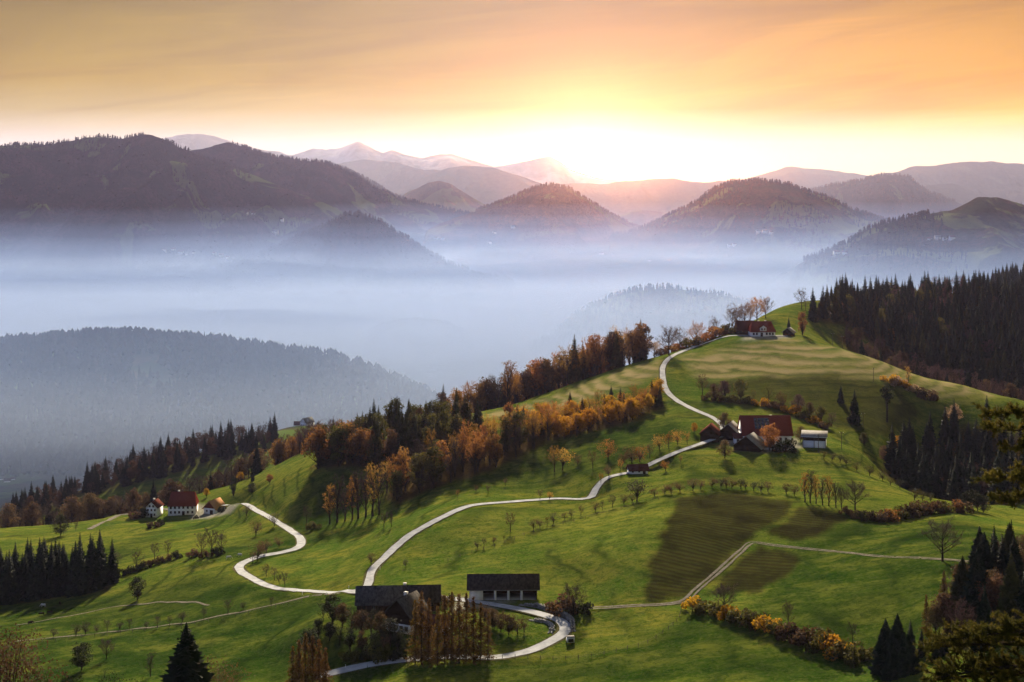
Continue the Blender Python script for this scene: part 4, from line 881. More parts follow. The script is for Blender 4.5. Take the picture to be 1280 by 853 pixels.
# ------------------------------------------------------------------ trees one by one, row by row
row('orchard_tree', ['orchard', 'bare'], 'twig', [(67,797,12),(95,796,18),(107,794,18),(121,791,11),(134,790,16),(149,788,12),(162,786,15),(183,786,9),(197,785,18),(212,783,14),(228,778,14),(255,775,18),(285,768,20),(304,762,10),(339,758,14)], 'in the row of small bare trees along the pale track', 'small trees along the pale track')
row('bare_tree', 'bare', 'twig', [(144,716,30),(171,714,30),(193,700,24),(210,697,22),(252,697,34),(265,696,38),(277,693,32)], 'among the bare trees in the hedge below the white farmhouse', 'bare trees in the hedge below the white farmhouse')
row('hedge_bush', 'bush', ['dark', 'brown'], [(152,720,9),(162,717,10),(176,713,10),(186,709,10),(198,705,10),(208,702,9),(220,699,10),(240,697,11),(258,697,10),(272,694,10)], 'in the low hedge below the white farmhouse', 'bushes in the hedge below the white farmhouse', 'bush')
row('roadside_tree', ['orchard', 'bare'], ['twig', 'brown'], [(308,645,15),(320,670,20),(343,658,18),(322,701,24),(333,692,18),(349,684,14),(333,721,18),(343,726,18),(356,734,20),(326,690,16),(316,705,16),(349,731,15)], 'among the small trees beside the looping road', 'small trees beside the looping road')
SINGLE = [  # column, foot row, height px, name, shape, leaf, label
 (172,750,30,'lone_tree','leafy','dark','lone round dark tree standing in the lower left meadow'),
 (76,670,28,'lone_tree','leafy','dark','dark broad tree in the field left of the white farmhouse'),
 (95,664,14,'small_tree','bare','twig','small bare tree beside the dark broad tree left of the farmhouse'),
 (57,690,10,'small_tree','orchard','twig','low tree in the sloping field above the spruce clump'),
 (102,838,36,'lone_tree','leafy','dark','round dark-crowned tree in the bottom left meadow'),
 (133,824,28,'bare_tree','wide','twig','small spreading bare tree in the bottom left meadow'),
 (188,846,32,'slim_tree','slim','twig','thin bare tree left of the large foreground spruce'),
 (292,621,26,'cypress_tree','column','needle','tall dark columnar conifer right of the red-roofed white barn'),
 (316,602,19,'spruce_tree','spruce','needle','dark spruce on the grassy shoulder above the looping road'),
 (301,600,13,'small_tree','leafy','gold','small orange tree beside the spruce on the grassy shoulder'),
 (337,605,13,'small_tree','leafy','rust','small russet tree right of the spruce on the grassy shoulder'),
 (315,616,15,'small_tree','leafy','dark','dark bushy tree beside the head of the looping road'),
 (258,622,12,'small_tree','leafy','gold','little golden tree between the white farmhouse and its barn'),
 (383,657,28,'lone_tree','bare','twig','bare tree beside the looping road below the middle wood'),
 (393,662,10,'bush','bush','olive','low bush at the foot of the bare tree by the looping road'),
 (464,706,16,'small_tree','orchard','brown','small round tree beside the curved hill road'),
 (507,709,10,'small_tree','orchard','twig','tiny tree on the mown slope above the dark-roofed farm'),
 (480,660,22,'bare_tree','bare','twig','left tree of the bare pair beside the curved hill road'),
 (489,659,22,'bare_tree','slim','twig','right tree of the bare pair beside the curved hill road'),
 (638,665,27,'lone_tree','bare','brown','forked brown tree standing alone on the mown slope'),
 (717,771,46,'large_tree','wide','twig','large bare tree beside the stone wall at the road bend'),
 (701,768,26,'bush','bush','brown','tall brown bush beside the large bare tree at the road bend'),
 (730,767,15,'bush','bush','dark','low dark bush right of the large bare tree at the road bend'),
 (1178,702,58,'large_tree','wide','twig','large bare tree standing alone on the right-hand field track'),
 (905,766,40,'bare_tree','wide','twig','bare tree rising from the olive hedge by the ploughed field'),
 (985,785,38,'bare_tree','bare','twig','bare tree rising from the middle of the olive hedge'),
 (1066,804,28,'bare_tree','bare','twig','faint bare tree at the right end of the olive hedge'),
 (1069,638,40,'bare_tree','wide','twig','spreading bare tree above the long hedge'),
 (905,541,27,'round_tree','leafy','brown','round brown tree behind the two wooden barns'),
 (962,564,36,'large_tree','leafy','rust','large russet tree in front of the red-roofed barn'),
 (981,565,17,'bush','bush','dark','dark round bush at the right end of the farmyard'),
 (906,573,24,'round_tree','leafy','brown','bare brown tree in front of the wooden barns'),
 (1001,552,20,'round_tree','leafy','brown','brown tree between the red-roofed barn and the white shed'),
 (868,541,13,'small_tree','leafy','gold','small golden tree beside the road left of the wooden barns'),
 (836,444,40,'large_tree','wide','brown','large spreading tree on the crest beside the climbing lane'),
 (1003,419,31,'round_tree','column','rust','dense russet tree right of the hilltop house'),
 (986,413,17,'spruce_tree','spruce','needle','small spruce behind the hilltop house'),
 (1051,504,24,'spruce_tree','spruce','needle','spruce at the top of the dark plantation slope'),
 (1068,530,45,'spruce_tree','spruce','needle','tall spruce in the middle of the dark plantation slope'),
 (1109,528,47,'pine_tree','pine','needle','tall pine with a bare pale trunk on the plantation slope'),
 (1123,576,32,'golden_tree','tall','gold','bright golden tree at the mouth of the gully'),
 (1105,578,22,'small_tree','leafy','brown','brown tree left of the bright golden tree by the gully'),
 (1080,558,18,'small_tree','leafy','olive','olive tree at the foot of the plantation slope'),
 (1193,536,32,'round_tree','leafy','pale','pale pink-leaved tree above the gully spruces'),
 (1135,482,25,'slim_tree','slim','twig_orange','slender pale bare tree at the edge of the hilltop field'),
 (1115,434,24,'slim_tree','slim','twig_orange','slender bare tree on the crest of the hilltop field'),
 (1270,712,30,'round_tree','leafy','pale','pale leafy tree at the right edge above the field track'),
]
for q in SINGLE:
    X, Y, Z = pick(q[0], q[1]); plant(q[3], q[4], q[5], X, Y, q[2]/F*Y, q[6], 'bush' if 'bush' in q[3] else 'tree')
row('small_tree', ['orchard', 'bare'], ['brown', 'twig_orange'], [(572,623,11),(595,615,9),(610,618,13),(632,608,11),(675,625,14),(687,625,11)], 'among the scattered saplings above the curved hill road', 'saplings above the curved hill road')
row('orchard_tree', ['orchard', 'orchard', 'bare'], ['brown', 'twig'], [(597,686,10),(605,684,13),(617,679,9),(630,676,7),(667,662,14),(675,660,14),(684,658,14),(692,655,15),(706,650,10),(714,647,11),(726,645,14),(744,640,14),(753,638,13),(766,635,18),(780,631,14),(790,629,12),(796,627,30),(818,621,12)], 'in the orchard row crossing the mown slope', 'orchard row across the mown slope', wide=1.1)
row('orchard_tree', 'orchard', ['dark', 'brown'], [(831,618,14),(839,618,15),(850,615,14),(866,614,17),(876,612,13),(890,610,15),(901,610,14),(908,610,15),(915,611,14),(926,612,15),(932,612,13),(942,614,12),(951,615,15),(960,615,14),(983,618,15),(993,620,15)], 'in the orchard row along the top of the ploughed field', 'orchard row above the ploughed field', wide=1.15)
row('orchard_tree', 'orchard', ['dark', 'olive'], [(1030,574,11),(1040,576,11),(1050,578,11),(1058,581,11),(1071,589,12),(1087,595,14),(1103,601,13),(1113,607,11),(1125,611,13),(1143,625,16),(1153,626,12),(1163,627,11)], 'in the orchard row running down from the white shed', 'orchard row below the white shed', wide=1.2)
row('orchard_tree', ['orchard', 'bare'], ['brown', 'twig_orange'], [(693,590,34),(703,588,30),(722,582,15),(741,586,24),(760,574,26),(751,604,14),(761,596,15),(775,590,18),(778,582,18),(790,580,24),(800,578,22),(812,573,20),(824,562,20),(836,562,24),(847,556,20),(859,556,18),(832,589,14),(851,580,12)], 'among the trees along the road below the red-roofed farm', 'trees along the road below the red-roofed farm')
row('sapling', 'slim', ['twig', 'twig_orange'], [(1006,628,40),(1013,629,44),(1020,630,38),(1028,632,36),(1036,633,40),(1045,635,34),(1052,636,30)], 'in the clump of upright bare poles above the ploughed field', 'upright bare trees above the ploughed field')
row('dark_tree', 'leafy', 'dark', [(1208,638,24),(1215,638,27),(1222,639,25),(1229,641,22)], 'in the dark clump at the right end of the long hedge', 'dark clump at the end of the long hedge')
row('hedge_bush', 'bush', ['brown', 'olive', 'rust'], [(1058,643,10),(1070,647,11),(1082,650,12),(1094,652,14),(1106,652,15),(1118,650,16),(1130,648,16),(1142,646,17),(1154,643,17),(1166,642,16),(1178,641,16),(1190,640,16),(1201,641,14)], 'in the long russet hedge below the orchard slope', 'bushes of the long russet hedge', 'bush', 1.1)
row('hedge_bush', 'bush', ['olive', 'olive', 'brown', 'olive', 'gold'], [(868,762,16),(882,766,18),(896,770,16),(912,774,17),(928,779,20),(944,785,20),(960,790,22),(976,795,20),(993,801,22),(1010,806,24),(1026,812,25),(1042,818,26),(1058,824,26),(1074,829,24)], 'in the olive hedge bordering the ploughed field', 'bushes of the olive hedge', 'bush', 1.1)
row('hedge_tree', ['leafy', 'orchard', 'bare'], ['olive', 'brown', 'twig_plum'], [(878,497,30),(892,499,20),(906,499,25),(926,500,28),(942,503,18),(961,505,27),(979,510,22),(998,516,24),(1012,522,20),(1026,528,22),(1040,535,20)], 'in the mixed tree row on the hillside above the red-roofed farm', 'tree row above the red-roofed farm')
row('hedge_bush', 'bush', ['olive', 'gold', 'brown'], [(884,500,9),(898,502,9),(914,503,10),(934,505,10),(950,507,10),(970,511,10),(988,516,11),(1004,523,10),(1018,529,10),(1032,536,10)], 'in the low bushes under the tree row above the red-roofed farm', 'low bushes under the hillside tree row', 'bush', 1.2)
row('hedge_bush', 'bush', ['gold', 'pale', 'brown'], [(1112,478,11),(1121,481,12),(1130,485,10),(1142,490,10),(1152,495,12),(1160,500,13)], 'in the pale hedge between the hilltop field and the plantation slope', 'pale hedge below the hilltop field', 'bush', 1.2)
# crest of the hill behind the lane and the hilltop house (their feet are hidden)
def crest_row(name, shape, leafkey, spots, what, group, cat='tree', wide=1.0):
    for i, (px, d, h) in enumerate(sorted(spots)):
        X, Y, Z = at(px, d); plant(name, shape if isinstance(shape, str) else RNG.choice(shape), leafkey if isinstance(leafkey, str) else RNG.choice(leafkey), X, Y, h, ordinal(i)+' from the left '+what, cat, group, None, wide)
crest_row('bare_tree', ['bare', 'wide'], ['twig_orange', 'brown'], [(818,885,12),(849,905,17),(858,915,9),(871,935,18),(893,950,17),(915,955,20),(921,960,15),(931,950,18),(938,965,14),(946,965,19),(957,975,16)], 'among the bare trees on the skyline left of the hilltop house', 'skyline trees by the hilltop house')
crest_row('bush', 'bush', ['olive', 'brown', 'rust'], [(826,875,5),(838,880,5),(848,890,5),(860,895,6),(872,900,6),(884,905,6),(896,915,7),(908,915,6),(914,920,7)], 'in the low scrub along the skyline beside the lane', 'scrub along the skyline lane', 'bush', 1.2)
crest_row('bare_tree', 'bare', 'twig', [(1002,1010,17),(1007,1008,9)], 'of two lone trees on the crest behind the hilltop house', 'lone trees on the green crest')
mass_wood('forest', wpoly([(965,1400),(1040,1350),(1075,1420),(1060,1640),(960,1620)]), 13, [(3, 'spruce', 'needle', 22), (2, 'bare', 'twig_plum', 19)], 'hazy purple forest on the ridge behind the green crest', 59)
mass_wood('forest', wpoly([(1215,1600),(1310,1580),(1310,1760),(1215,1740)]), 12, [(1, 'spruce', 'needle', 22)], 'hazy spruce forest on the far ridge above the hillside forest', 61)
wood(wpoly([(1215,1330),(1265,1300),(1270,1340),(1225,1370)]), 13, [(1, 'bare_tree', 'bare', 'twig', 18, 'bare tree on the skyline above the hillside forest'), (1, 'spruce_tree', 'spruce', 'needle', 26, 'spruce rising above the skyline of the hillside forest')], 'skyline trees above the hillside forest', 67)

# ------------------------------------------------------------------ foreground trees on the slope below the camera
def fore(name, shape, leafkey, px, top, d, label, wide=1.0, cat='tree', bark=None, var=None):
    X, Y, Z = at(px, d); h = (HOR-top)/F*d-Z
    return plant(name, shape, leafkey, X, Y, h, label, cat, None, bark, wide, 0.0, var)
for i, (px, top, d) in enumerate([(519,748,400),(527,737,398),(536,746,402),(547,756,396),(556,742,399),(565,737,402),(574,740,398),(583,739,401),(592,744,399),(601,752,402),(610,764,400)]):
    tag(fore('larch_tree', 'larch', 'larch', px, top, d, ordinal(i)+' from the left in the row of tall golden-brown larches below the farm', 0.85), None, None, 'tall larches below the dark-roofed farm')
for i, (px, top, d) in enumerate([(366,806,375),(374,798,373),(382,790,371),(391,793,374),(399,797,372),(407,808,374)]):
    tag(fore('larch_tree', 'larch', 'larch', px, top, d, ordinal(i)+' from the left in the small larch clump beside the lower road', 0.9), None, None, 'small larch clump by the lower road')
fore('spruce_tree', 'broad_spruce', 'needle', 233, 777, 235, 'large dark open spruce in front of the bottom left meadow', 1.15)
fore('beech_tree', 'near_leafy', 'brown', 4, 778, 235, 'brown leafy tree cut by the bottom left corner', 0.8)
fore('beech_tree', 'near_leafy', 'brown', 268, 822, 250, 'low brown tree right of the large foreground spruce', 0.9)
for i, (px, top, d) in enumerate([(52,836,265),(72,838,262),(92,845,258),(118,838,262),(146,836,260),(168,846,258)]):
    tag(fore('shrub', 'bare' if i % 2 else 'near_leafy', 'dark', px, top, d, ordinal(i)+' from the left of the dark shrub tops along the bottom left edge', 0.7, 'shrub'), None, None, 'dark shrub tops at the bottom left')
for i, (px, top, d, nm, sh, lk, what) in enumerate([
    (1107,772,352,'spruce_tree','broad_spruce','needle','leftmost of the black spruces in the lower right corner'),(1122,766,350,'spruce_tree','broad_spruce','needle','tallest black spruce at the left of the lower right corner'),(1138,774,354,'spruce_tree','spruce','needle','black spruce right of the tallest one in the lower right corner'),
    (1152,785,352,'spruce_tree','spruce','needle','black spruce between the others and the plum-coloured trees'),(1131,790,344,'spruce_tree','broad_spruce','needle','black spruce standing in front of the lower right group'),
    (1180,712,378,'larch_tree','larch','larch','brown larch standing just below the lone field tree'),(1194,708,380,'larch_tree','larch','larch','brown larch right of the one below the field tree'),(1206,718,374,'larch_tree','larch','larch','third brown larch, at the right of the three below the field tree'),
    (1170,756,362,'round_tree','leafy','brown','plum-brown bare tree below the brown larches'),(1190,760,358,'round_tree','bare','twig_plum','twiggy plum tree in front of the brown larches'),(1212,752,360,'round_tree','leafy','rust','dark russet tree right of the plum trees'),
    (1238,690,372,'spruce_tree','broad_spruce','needle_olive','tall olive spruce left of the pale tree at the right edge'),(1252,704,366,'spruce_tree','spruce','needle','dark spruce in the middle of the right edge group'),(1226,706,370,'spruce_tree','spruce','needle_olive','olive spruce with drooping boughs at the right group'),(1275,700,362,'spruce_tree','spruce','needle','dark spruce cut by the right edge'),
    (1262,676,390,'round_tree','leafy','pale','pale tree top at the right edge group'),(1280,668,395,'round_tree','leafy','brown','brown tree top cut by the right edge'),(1240,770,350,'spruce_tree','broad_spruce','needle','low dark spruce behind the foreground pine'),(1265,775,348,'spruce_tree','broad_spruce','needle','second low dark spruce behind the foreground pine'),(1215,790,345,'spruce_tree','spruce','needle','dark spruce at the edge of the foreground pine'),(1170,800,345,'spruce_tree','broad_spruce','needle','small dark spruce left of the foreground pine'),(1158,742,366,'larch_tree','larch','larch','brown larch at the left end of the lower right group'),(1182,738,364,'round_tree','tall','brown','tall brown tree between larches and plum trees'),(1202,742,362,'round_tree','bare','twig_plum','plum-coloured bare tree right of the tall brown tree'),(1222,738,360,'spruce_tree','broad_spruce','needle_olive','wide olive spruce below the right edge group'),(1244,728,358,'spruce_tree','broad_spruce','needle','wide dark spruce in front of the right edge group'),(1268,738,354,'spruce_tree','broad_spruce','needle','wide dark spruce above the foreground pine boughs'),(1198,778,352,'round_tree','leafy','brown','brown bush-like tree above the foreground pine'),(1145,812,342,'spruce_tree','broad_spruce','needle','lowest black spruce left of the foreground pine'),(1116,800,345,'spruce_tree','broad_spruce','needle','black spruce at the front left of the lower right corner'),(1180,790,346,'spruce_tree','broad_spruce','needle','dark spruce between plum trees and foreground pine')]):
    tag(fore(nm, sh, lk, px, top, d, what), None, None, 'trees in the lower right corner')
wood(wpoly([(1168,352),(1185,372),(1215,392),(1300,400),(1300,338),(1200,340)]), 6.4, [(4, 'spruce_tree', ['broad_spruce', 'spruce'], 'needle', 17, 'dark spruce in the thicket filling the lower right corner'), (2, 'round_tree', 'leafy', 'brown', 11, 'brown leafy tree in the thicket filling the lower right corner'), (2, 'round_tree', 'bare', 'twig_plum', 12, 'plum bare tree in the thicket filling the lower right corner'), (1, 'spruce_tree', 'broad_spruce', 'needle_olive', 18, 'olive spruce in the thicket filling the lower right corner')], 'thicket in the lower right corner', 91)
GT = [(404,748,436,'dark'),(416,742,432,'dark'),(428,752,428,'brown'),(440,757,424,'dark'),(452,762,420,'brown'),(464,757,418,'dark'),(476,764,416,'brown'),(488,772,412,'dark'),(398,772,424,'dark'),(412,776,420,'dark'),(425,780,416,'dark'),(438,784,412,'dark'),(452,788,410,'brown'),(468,790,408,'dark'),(482,793,407,'brown'),(497,790,408,'dark'),(508,796,406,'dark'),(386,786,414,'dark'),(545,790,410,'dark'),(560,785,414,'brown'),(606,762,432,'dark'),(618,772,425,'dark')]
for i, (px, top, d, lk) in enumerate(sorted(GT)):
    tag(fore('garden_tree', ['leafy', 'tall', 'bare'][i % 3], lk, px, top, d, ordinal(i)+' from the left of the dark trees crowding before the dark-roofed farm', 1.15), None, None, 'dark trees in front of the dark-roofed farm')
row('hedge_bush', 'bush', ['dark', 'olive'], [(432,825,12),(446,826,13),(460,825,16),(473,825,18),(486,824,17),(498,824,14)], 'in the clipped hedge above the lower road', 'clipped hedge above the lower road', 'bush', 0.9)
row('small_tree', ['orchard', 'leafy'], ['brown', 'dark'], [(616,785,24),(626,790,26),(636,794,28),(647,793,24),(655,791,22),(606,775,22)], 'in the dark thicket inside the road bend', 'dark thicket inside the road bend')
row('yard_bush', 'bush', ['dark', 'brown'], [(536,752,13),(548,756,13),(560,752,10),(612,771,10),(172,638,10),(180,646,12),(190,660,9),(200,657,8),(245,646,5),(278,640,8),(168,648,10)], 'of the dark bushes around the farmyards', 'dark bushes around the farmyards', 'bush', 1.0)
put_attr('litter', blur(LITTER, 2))

# ------------------------------------------------------------------ building materials
WHITE = noise_mat('white_render', (0.62, 0.63, 0.64), (0.78, 0.78, 0.77), 0.9, 0.85)
RED_TILE = noise_mat('red_roof_tiles', (0.10, 0.022, 0.016), (0.19, 0.045, 0.030), 1.4, 0.8, 6, stretch=(1, 4, 4))
DULL_TILE = noise_mat('dull_roof_tiles', (0.055, 0.020, 0.016), (0.11, 0.040, 0.030), 1.4, 0.85, 6, stretch=(1, 4, 4))
DARK_ROOF = noise_mat('dark_roof', (0.020, 0.017, 0.015), (0.070, 0.056, 0.048), 0.8, 0.8, 8, stretch=(1.6, 1, 1))
GREY_ROOF = noise_mat('grey_roof', (0.14, 0.135, 0.13), (0.26, 0.25, 0.24), 1.0, 0.7, 6)
TIMBER = noise_mat('dark_timber', (0.022, 0.014, 0.010), (0.060, 0.036, 0.022), 2.0, 0.85, 5, stretch=(6, 6, 0.6))
REDWOOD = noise_mat('red_timber', (0.10, 0.025, 0.015), (0.17, 0.045, 0.022), 2.0, 0.85, 5, stretch=(6, 6, 0.6))
ORANGE_TILE = noise_mat('pale_orange_tiles', (0.32, 0.16, 0.08), (0.42, 0.24, 0.13), 1.4, 0.8, 6, stretch=(1, 4, 4))
GLASS = noise_mat('window_glass', (0.012, 0.015, 0.020), (0.030, 0.034, 0.042), 0.6, 0.15, 3, spec=0.5)
FRAME = noise_mat('window_frame', (0.10, 0.06, 0.04), (0.16, 0.10, 0.06), 3.0)
INSIDE = noise_mat('barn_interior', (0.020, 0.016, 0.013), (0.045, 0.036, 0.028), 1.2)
BRICKM = noise_mat('chimney_plaster', (0.50, 0.48, 0.45), (0.66, 0.64, 0.60), 2.0)
SOLAR = noise_mat('solar_glass', (0.010, 0.012, 0.022), (0.020, 0.024, 0.040), 1.0, 0.12, 3, spec=0.6)
SLATE = noise_mat('weathered_slate', (0.030, 0.028, 0.027), (0.110, 0.100, 0.095), 0.8, 0.8, 8, stretch=(1.6, 1, 1))
STONE = noise_mat('rubble_stone', (0.16, 0.15, 0.145), (0.40, 0.39, 0.38), 0.5, 0.9, 5, rnd=0.2)
STEEL = noise_mat('pale_sheet_metal', (0.52, 0.56, 0.62), (0.66, 0.70, 0.76), 0.7, 0.45, 4, spec=0.5)
CONC = noise_mat('concrete', (0.30, 0.29, 0.28), (0.42, 0.41, 0.40), 0.8)
WOODPOST = noise_mat('weathered_wood', (0.06, 0.05, 0.042), (0.13, 0.11, 0.09), 3.0, stretch=(6, 6, 0.6))

def roof_mesh(L_, W_, he, hr, th=0.22, ov=0.6, hip=0.0):
    """two real roof slabs meeting at the ridge; hip cuts the gable tips back"""
    m = MB(); x0, x1 = -L_/2-ov, L_/2+ov; sl = hr/(W_/2)
    for s in (-1, 1):
        ye = s*(W_/2+ov); ze = he-sl*ov; hx = hip
        a = [(x0, ye, ze), (x1, ye, ze), (x1-hx, 0, he+hr), (x0+hx, 0, he+hr)]
        up = np.array([0, s*sl, 1.0]); up /= np.linalg.norm(up); up *= th
        o = len(m.v); m.v += [tuple(np.array(p)+up) for p in a]+[tuple(p) for p in a]
        m.q += [(o, o+1, o+2, o+3), (o+7, o+6, o+5, o+4), (o, o+4, o+5, o+1), (o+1, o+5, o+6, o+2), (o+3, o+7, o+4, o)]
    if hip:
        for s in (-1, 1):
            xe = s*(L_/2+ov); ze = he-sl*ov
            m.tri((xe, -s*(W_/2+ov), ze+th), (xe, s*(W_/2+ov), ze+th), (xe-s*hip, 0, he+hr+th))
            m.tri((xe, s*(W_/2+ov), ze), (xe, -s*(W_/2+ov), ze), (xe-s*hip, 0, he+hr-0.02))
    return m
def add_window(root, x, y, z, w_, h_, face, name='window', frame=None, pane=None):
    """frame standing proud of a wall facing -y ('f'), +x ('r') or -x ('l'), pane set back inside it"""
    t = 0.10; fm = MB(); pm = MB()
    for (u0, u1, v0, v1) in ((-w_/2-t, w_/2+t, -h_/2-t, -h_/2), (-w_/2-t, w_/2+t, h_/2, h_/2+t), (-w_/2-t, -w_/2, -h_/2, h_/2), (w_/2, w_/2+t, -h_/2, h_/2), (-0.03, 0.03, -h_/2, h_/2)):
        if face == 'f': fm.box(u0, u1, -0.09, 0.02, v0, v1)
        else: fm.box(-0.02, 0.09, u0, u1, v0, v1) if face == 'r' else fm.box(-0.09, 0.02, u0, u1, v0, v1)
    if face == 'f': pm.box(-w_/2, w_/2, -0.045, 0.01, -h_/2, h_/2)
    elif face == 'r': pm.box(-0.01, 0.045, -w_/2, w_/2, -h_/2, h_/2)
    else: pm.box(-0.045, 0.01, -w_/2, w_/2, -h_/2, h_/2)
    f = link(name, fm.mesh('window_frame', frame or FRAME), root, (x, y, z)); link('pane' if name == 'window' else 'leaf', pm.mesh('pane', pane or GLASS), f)
    return f
def building(name, label, cat, loc, rz, L_, W_, he, hr, wall, roof, wins=(), doors=(), chim=(), hip=0.0, ov=0.6, gable=None, base=None, group=None, swap=False):
    """ridge along local x; front is -y"""
    root = tag(link(name, None, None, loc, R(rz)), label, cat, group)
    w_ = MB(); w_.box(-L_/2, L_/2, -W_/2, W_/2, -1.2, he)
    link('wall', w_.mesh('wall', wall), root)
    if not hip:
        for s in (-1, 1):
            g_ = MB(); g_.prism([(-W_/2, he+0.003), (W_/2, he+0.003), (0, he+hr-0.03)], 'x', s*L_/2-s*0.28, s*L_/2-s*0.003); link('gable', g_.mesh('gable', gable or wall), root)
    if base:
        b_ = MB(); b_.box(-L_/2-0.05, L_/2+0.05, -W_/2-0.05, W_/2+0.05, -1.2, base[0]); link('plinth', b_.mesh('plinth', base[1]), root)
    rf = link('roof', roof_mesh(L_, W_, he, hr, ov=ov, hip=hip).mesh('roof', roof), root)
    for (cx_, cy_2, ch) in chim:
        c_ = MB(); zb = he+hr*(1-abs(cy_2)/(W_/2)); c_.box(-0.45, 0.45, -0.45, 0.45, -0.8, ch); c_.box(-0.55, 0.55, -0.55, 0.55, ch+0.003, ch+0.18); link('chimney', c_.mesh('chimney', BRICKM), rf, (cx_, cy_2, zb))
    for q in wins: add_window(root, *q)
    for (x, y, z, w2, h2, face) in doors: add_window(root, x, y, z, w2, h2, face, 'door', TIMBER, TIMBER)
    return root
def front(xs, zs, W_, w_=0.9, h_=1.2): return [(x, -W_/2, z, w_, h_, 'f') for z in zs for x in xs]

# white farmhouse group on the left
p = at(229, 800)
building('farmhouse', 'long white two-storey farmhouse with dark red roof in the left valley', 'house', p, 4, 15, 10.5, 5.6, 6.3, WHITE, RED_TILE, front([-6, -3.7, -1.4, 0.9, 3.4, 5.9], [4.2], 10.5)+front([-6, -3.7, -1.4, 3.4, 5.9], [1.6], 10.5)+[(7.5, -2, 1.7, 0.9, 1.2, 'r'), (7.5, 2, 4.2, 0.9, 1.2, 'r')], [(0.9, -5.25, 1.05, 1.3, 2.1, 'f')], [(-2.5, 1.0, 1.7)], hip=1.6)
p = at(193, 796)
building('cottage', 'narrow white gabled cottage left of the long farmhouse', 'house', p, 82, 8.5, 6.6, 5.6, 3.0, WHITE, DULL_TILE, [(-4.25, y, z, 0.8, 1.0, 'l') for y, z in ((-1.0, 6.1), (1.0, 6.1), (-2, 4.0), (0, 4.0), (2, 4.0), (-1.8, 1.5), (1.8, 1.5))]+[(0, 3.3, 4, 0.9, 1.1, 'f')][:0], [(-4.25, 0, 1.0, 1.1, 2.0, 'l')], [(1.5, 0.8, 1.2)])
p = at(268, 801)
building('barn', 'small barn with white base and red timber gable beside the long farmhouse', 'barn', p, 68, 9.5, 7.8, 3.2, 4.0, WHITE, ORANGE_TILE, [(-4.75, 1.8, 1.6, 0.8, 0.8, 'l')], [(-4.75, -1.2, 1.1, 1.8, 2.1, 'l')], gable=REDWOOD, ov=0.8)
# dark-roofed farm in the middle
p = at(484, 446)
building('farm_barn', 'long dark-roofed farm building at the crossroads', 'barn', p, 3, 18.5, 10, 3.4, 4.0, TIMBER, SLATE, front([-7, -4, 2, 5], [2.2], 10, 1.0, 1.2), [(-1, -5.0, 1.6, 3.0, 3.2, 'f')], [(5.5, 1.0, 1.2)])
p = at(508, 428)
building('farm_wing', 'gabled wing of the dark-roofed farm with white ground floor', 'house', p, 62, 9.5, 9.0, 5.2, 4.6, TIMBER, SLATE, [(-4.75-0.05, y, 1.4, 1.0, 1.2, 'l') for y in (-3, -1.2, 0.8, 2.8)], (), [(1.0, 0.8, 1.3)], base=(2.6, WHITE), ov=0.9)
p = at(530, 446)
building('farm_annex', 'lower dark-roofed annex at the right end of the farm', 'barn', p, 3, 9.5, 8, 3.4, 3.6, TIMBER, DARK_ROOF, front([-2.5, 0, 2.5], [2.2], 8))
p = at(546, 424)
building('outbuilding', 'small white outbuilding half hidden by the tall larches', 'house', p, -8, 7.0, 5.5, 3.0, 2.0, WHITE, DULL_TILE, front([1.6], [1.7], 5.5), [(-1.2, -2.75, 1.2, 2.2, 2.3, 'f')])
# open machine shed
def machine_shed():
    X, Y, Z = at(629, 457); root = tag(link('machine_shed', None, None, (X, Y, Z), R(1)), 'long open-fronted shed with dark roof and white pillars by the road', 'shed')
    L_, W_, h_ = 21.5, 8.0, 4.1
    m = MB(); m.box(-L_/2, L_/2, W_/2-0.3, W_/2, -1, h_); link('back_wall', m.mesh('back_wall', TIMBER), root)
    m = MB(); m.box(-L_/2, -L_/2+0.35, -W_/2, W_/2-0.303, -1, h_); m2 = MB(); m2.prism([(-W_/2, h_+0.003), (W_/2, h_+0.003), (0, h_+2.9)], 'x', -L_/2+0.003, -L_/2+0.3)
    wl = link('end_wall', m.mesh('end_wall', WHITE), root); link('gable', m2.mesh('gable', WHITE), root); link('gable', m2.mesh('gable', TIMBER), root, (L_-0.3, 0, 0))
    for z_ in (1.5, 3.2): add_window(wl, -L_/2, -1.5, z_, 0.7, 0.8, 'l')
    m = MB(); m.box(L_/2-0.35, L_/2, -W_/2, W_/2-0.303, -1, h_); link('end_wall', m.mesh('end_wall', TIMBER), root)
    m = MB(); m.box(-L_/2+0.353, -L_/2+4.3, -W_/2, -W_/2+0.3, -1, h_); link('front_wall', m.mesh('front_wall', WHITE), root)
    pil = MB().box(-0.38, 0.38, -0.3, 0.3, -1, h_).mesh('pillar', WHITE)
    for x in (-2.6, 1.6, 5.8): link('pillar', pil, root, (x, -W_/2+0.3, 0))
    m = MB(); m.box(-L_/2+0.353, L_/2-0.353, -W_/2+0.31, W_/2-0.303, -0.4, 0.06); link('floor', m.mesh('floor', CONC), root)
    m = MB(); m.box(-L_/2+0.4, L_/2-0.4, -W_/2+0.05, -W_/2+0.32, h_-0.35, h_-0.01); link('lintel', m.mesh('lintel', TIMBER), root)
    rf = link('roof', roof_mesh(L_, W_, h_+0.01, 3.0, 0.2, 0.9).mesh('roof', DARK_ROOF), root)
    m = MB(); m.box(-L_/2-0.9, L_/2+0.9, -W_/2-1.08, -W_/2-0.96, h_-0.80, h_-0.62); link('gutter', m.mesh('gutter', GREY_ROOF), rf)
machine_shed()
def shed_thing(name, label, cat, px, d, rz, parts):
    root = tag(link(name, None, None, at(px, d), R(rz)), label, cat)
    for nm, m, mt in parts: link(nm, m.mesh(nm, mt), root)
    return root
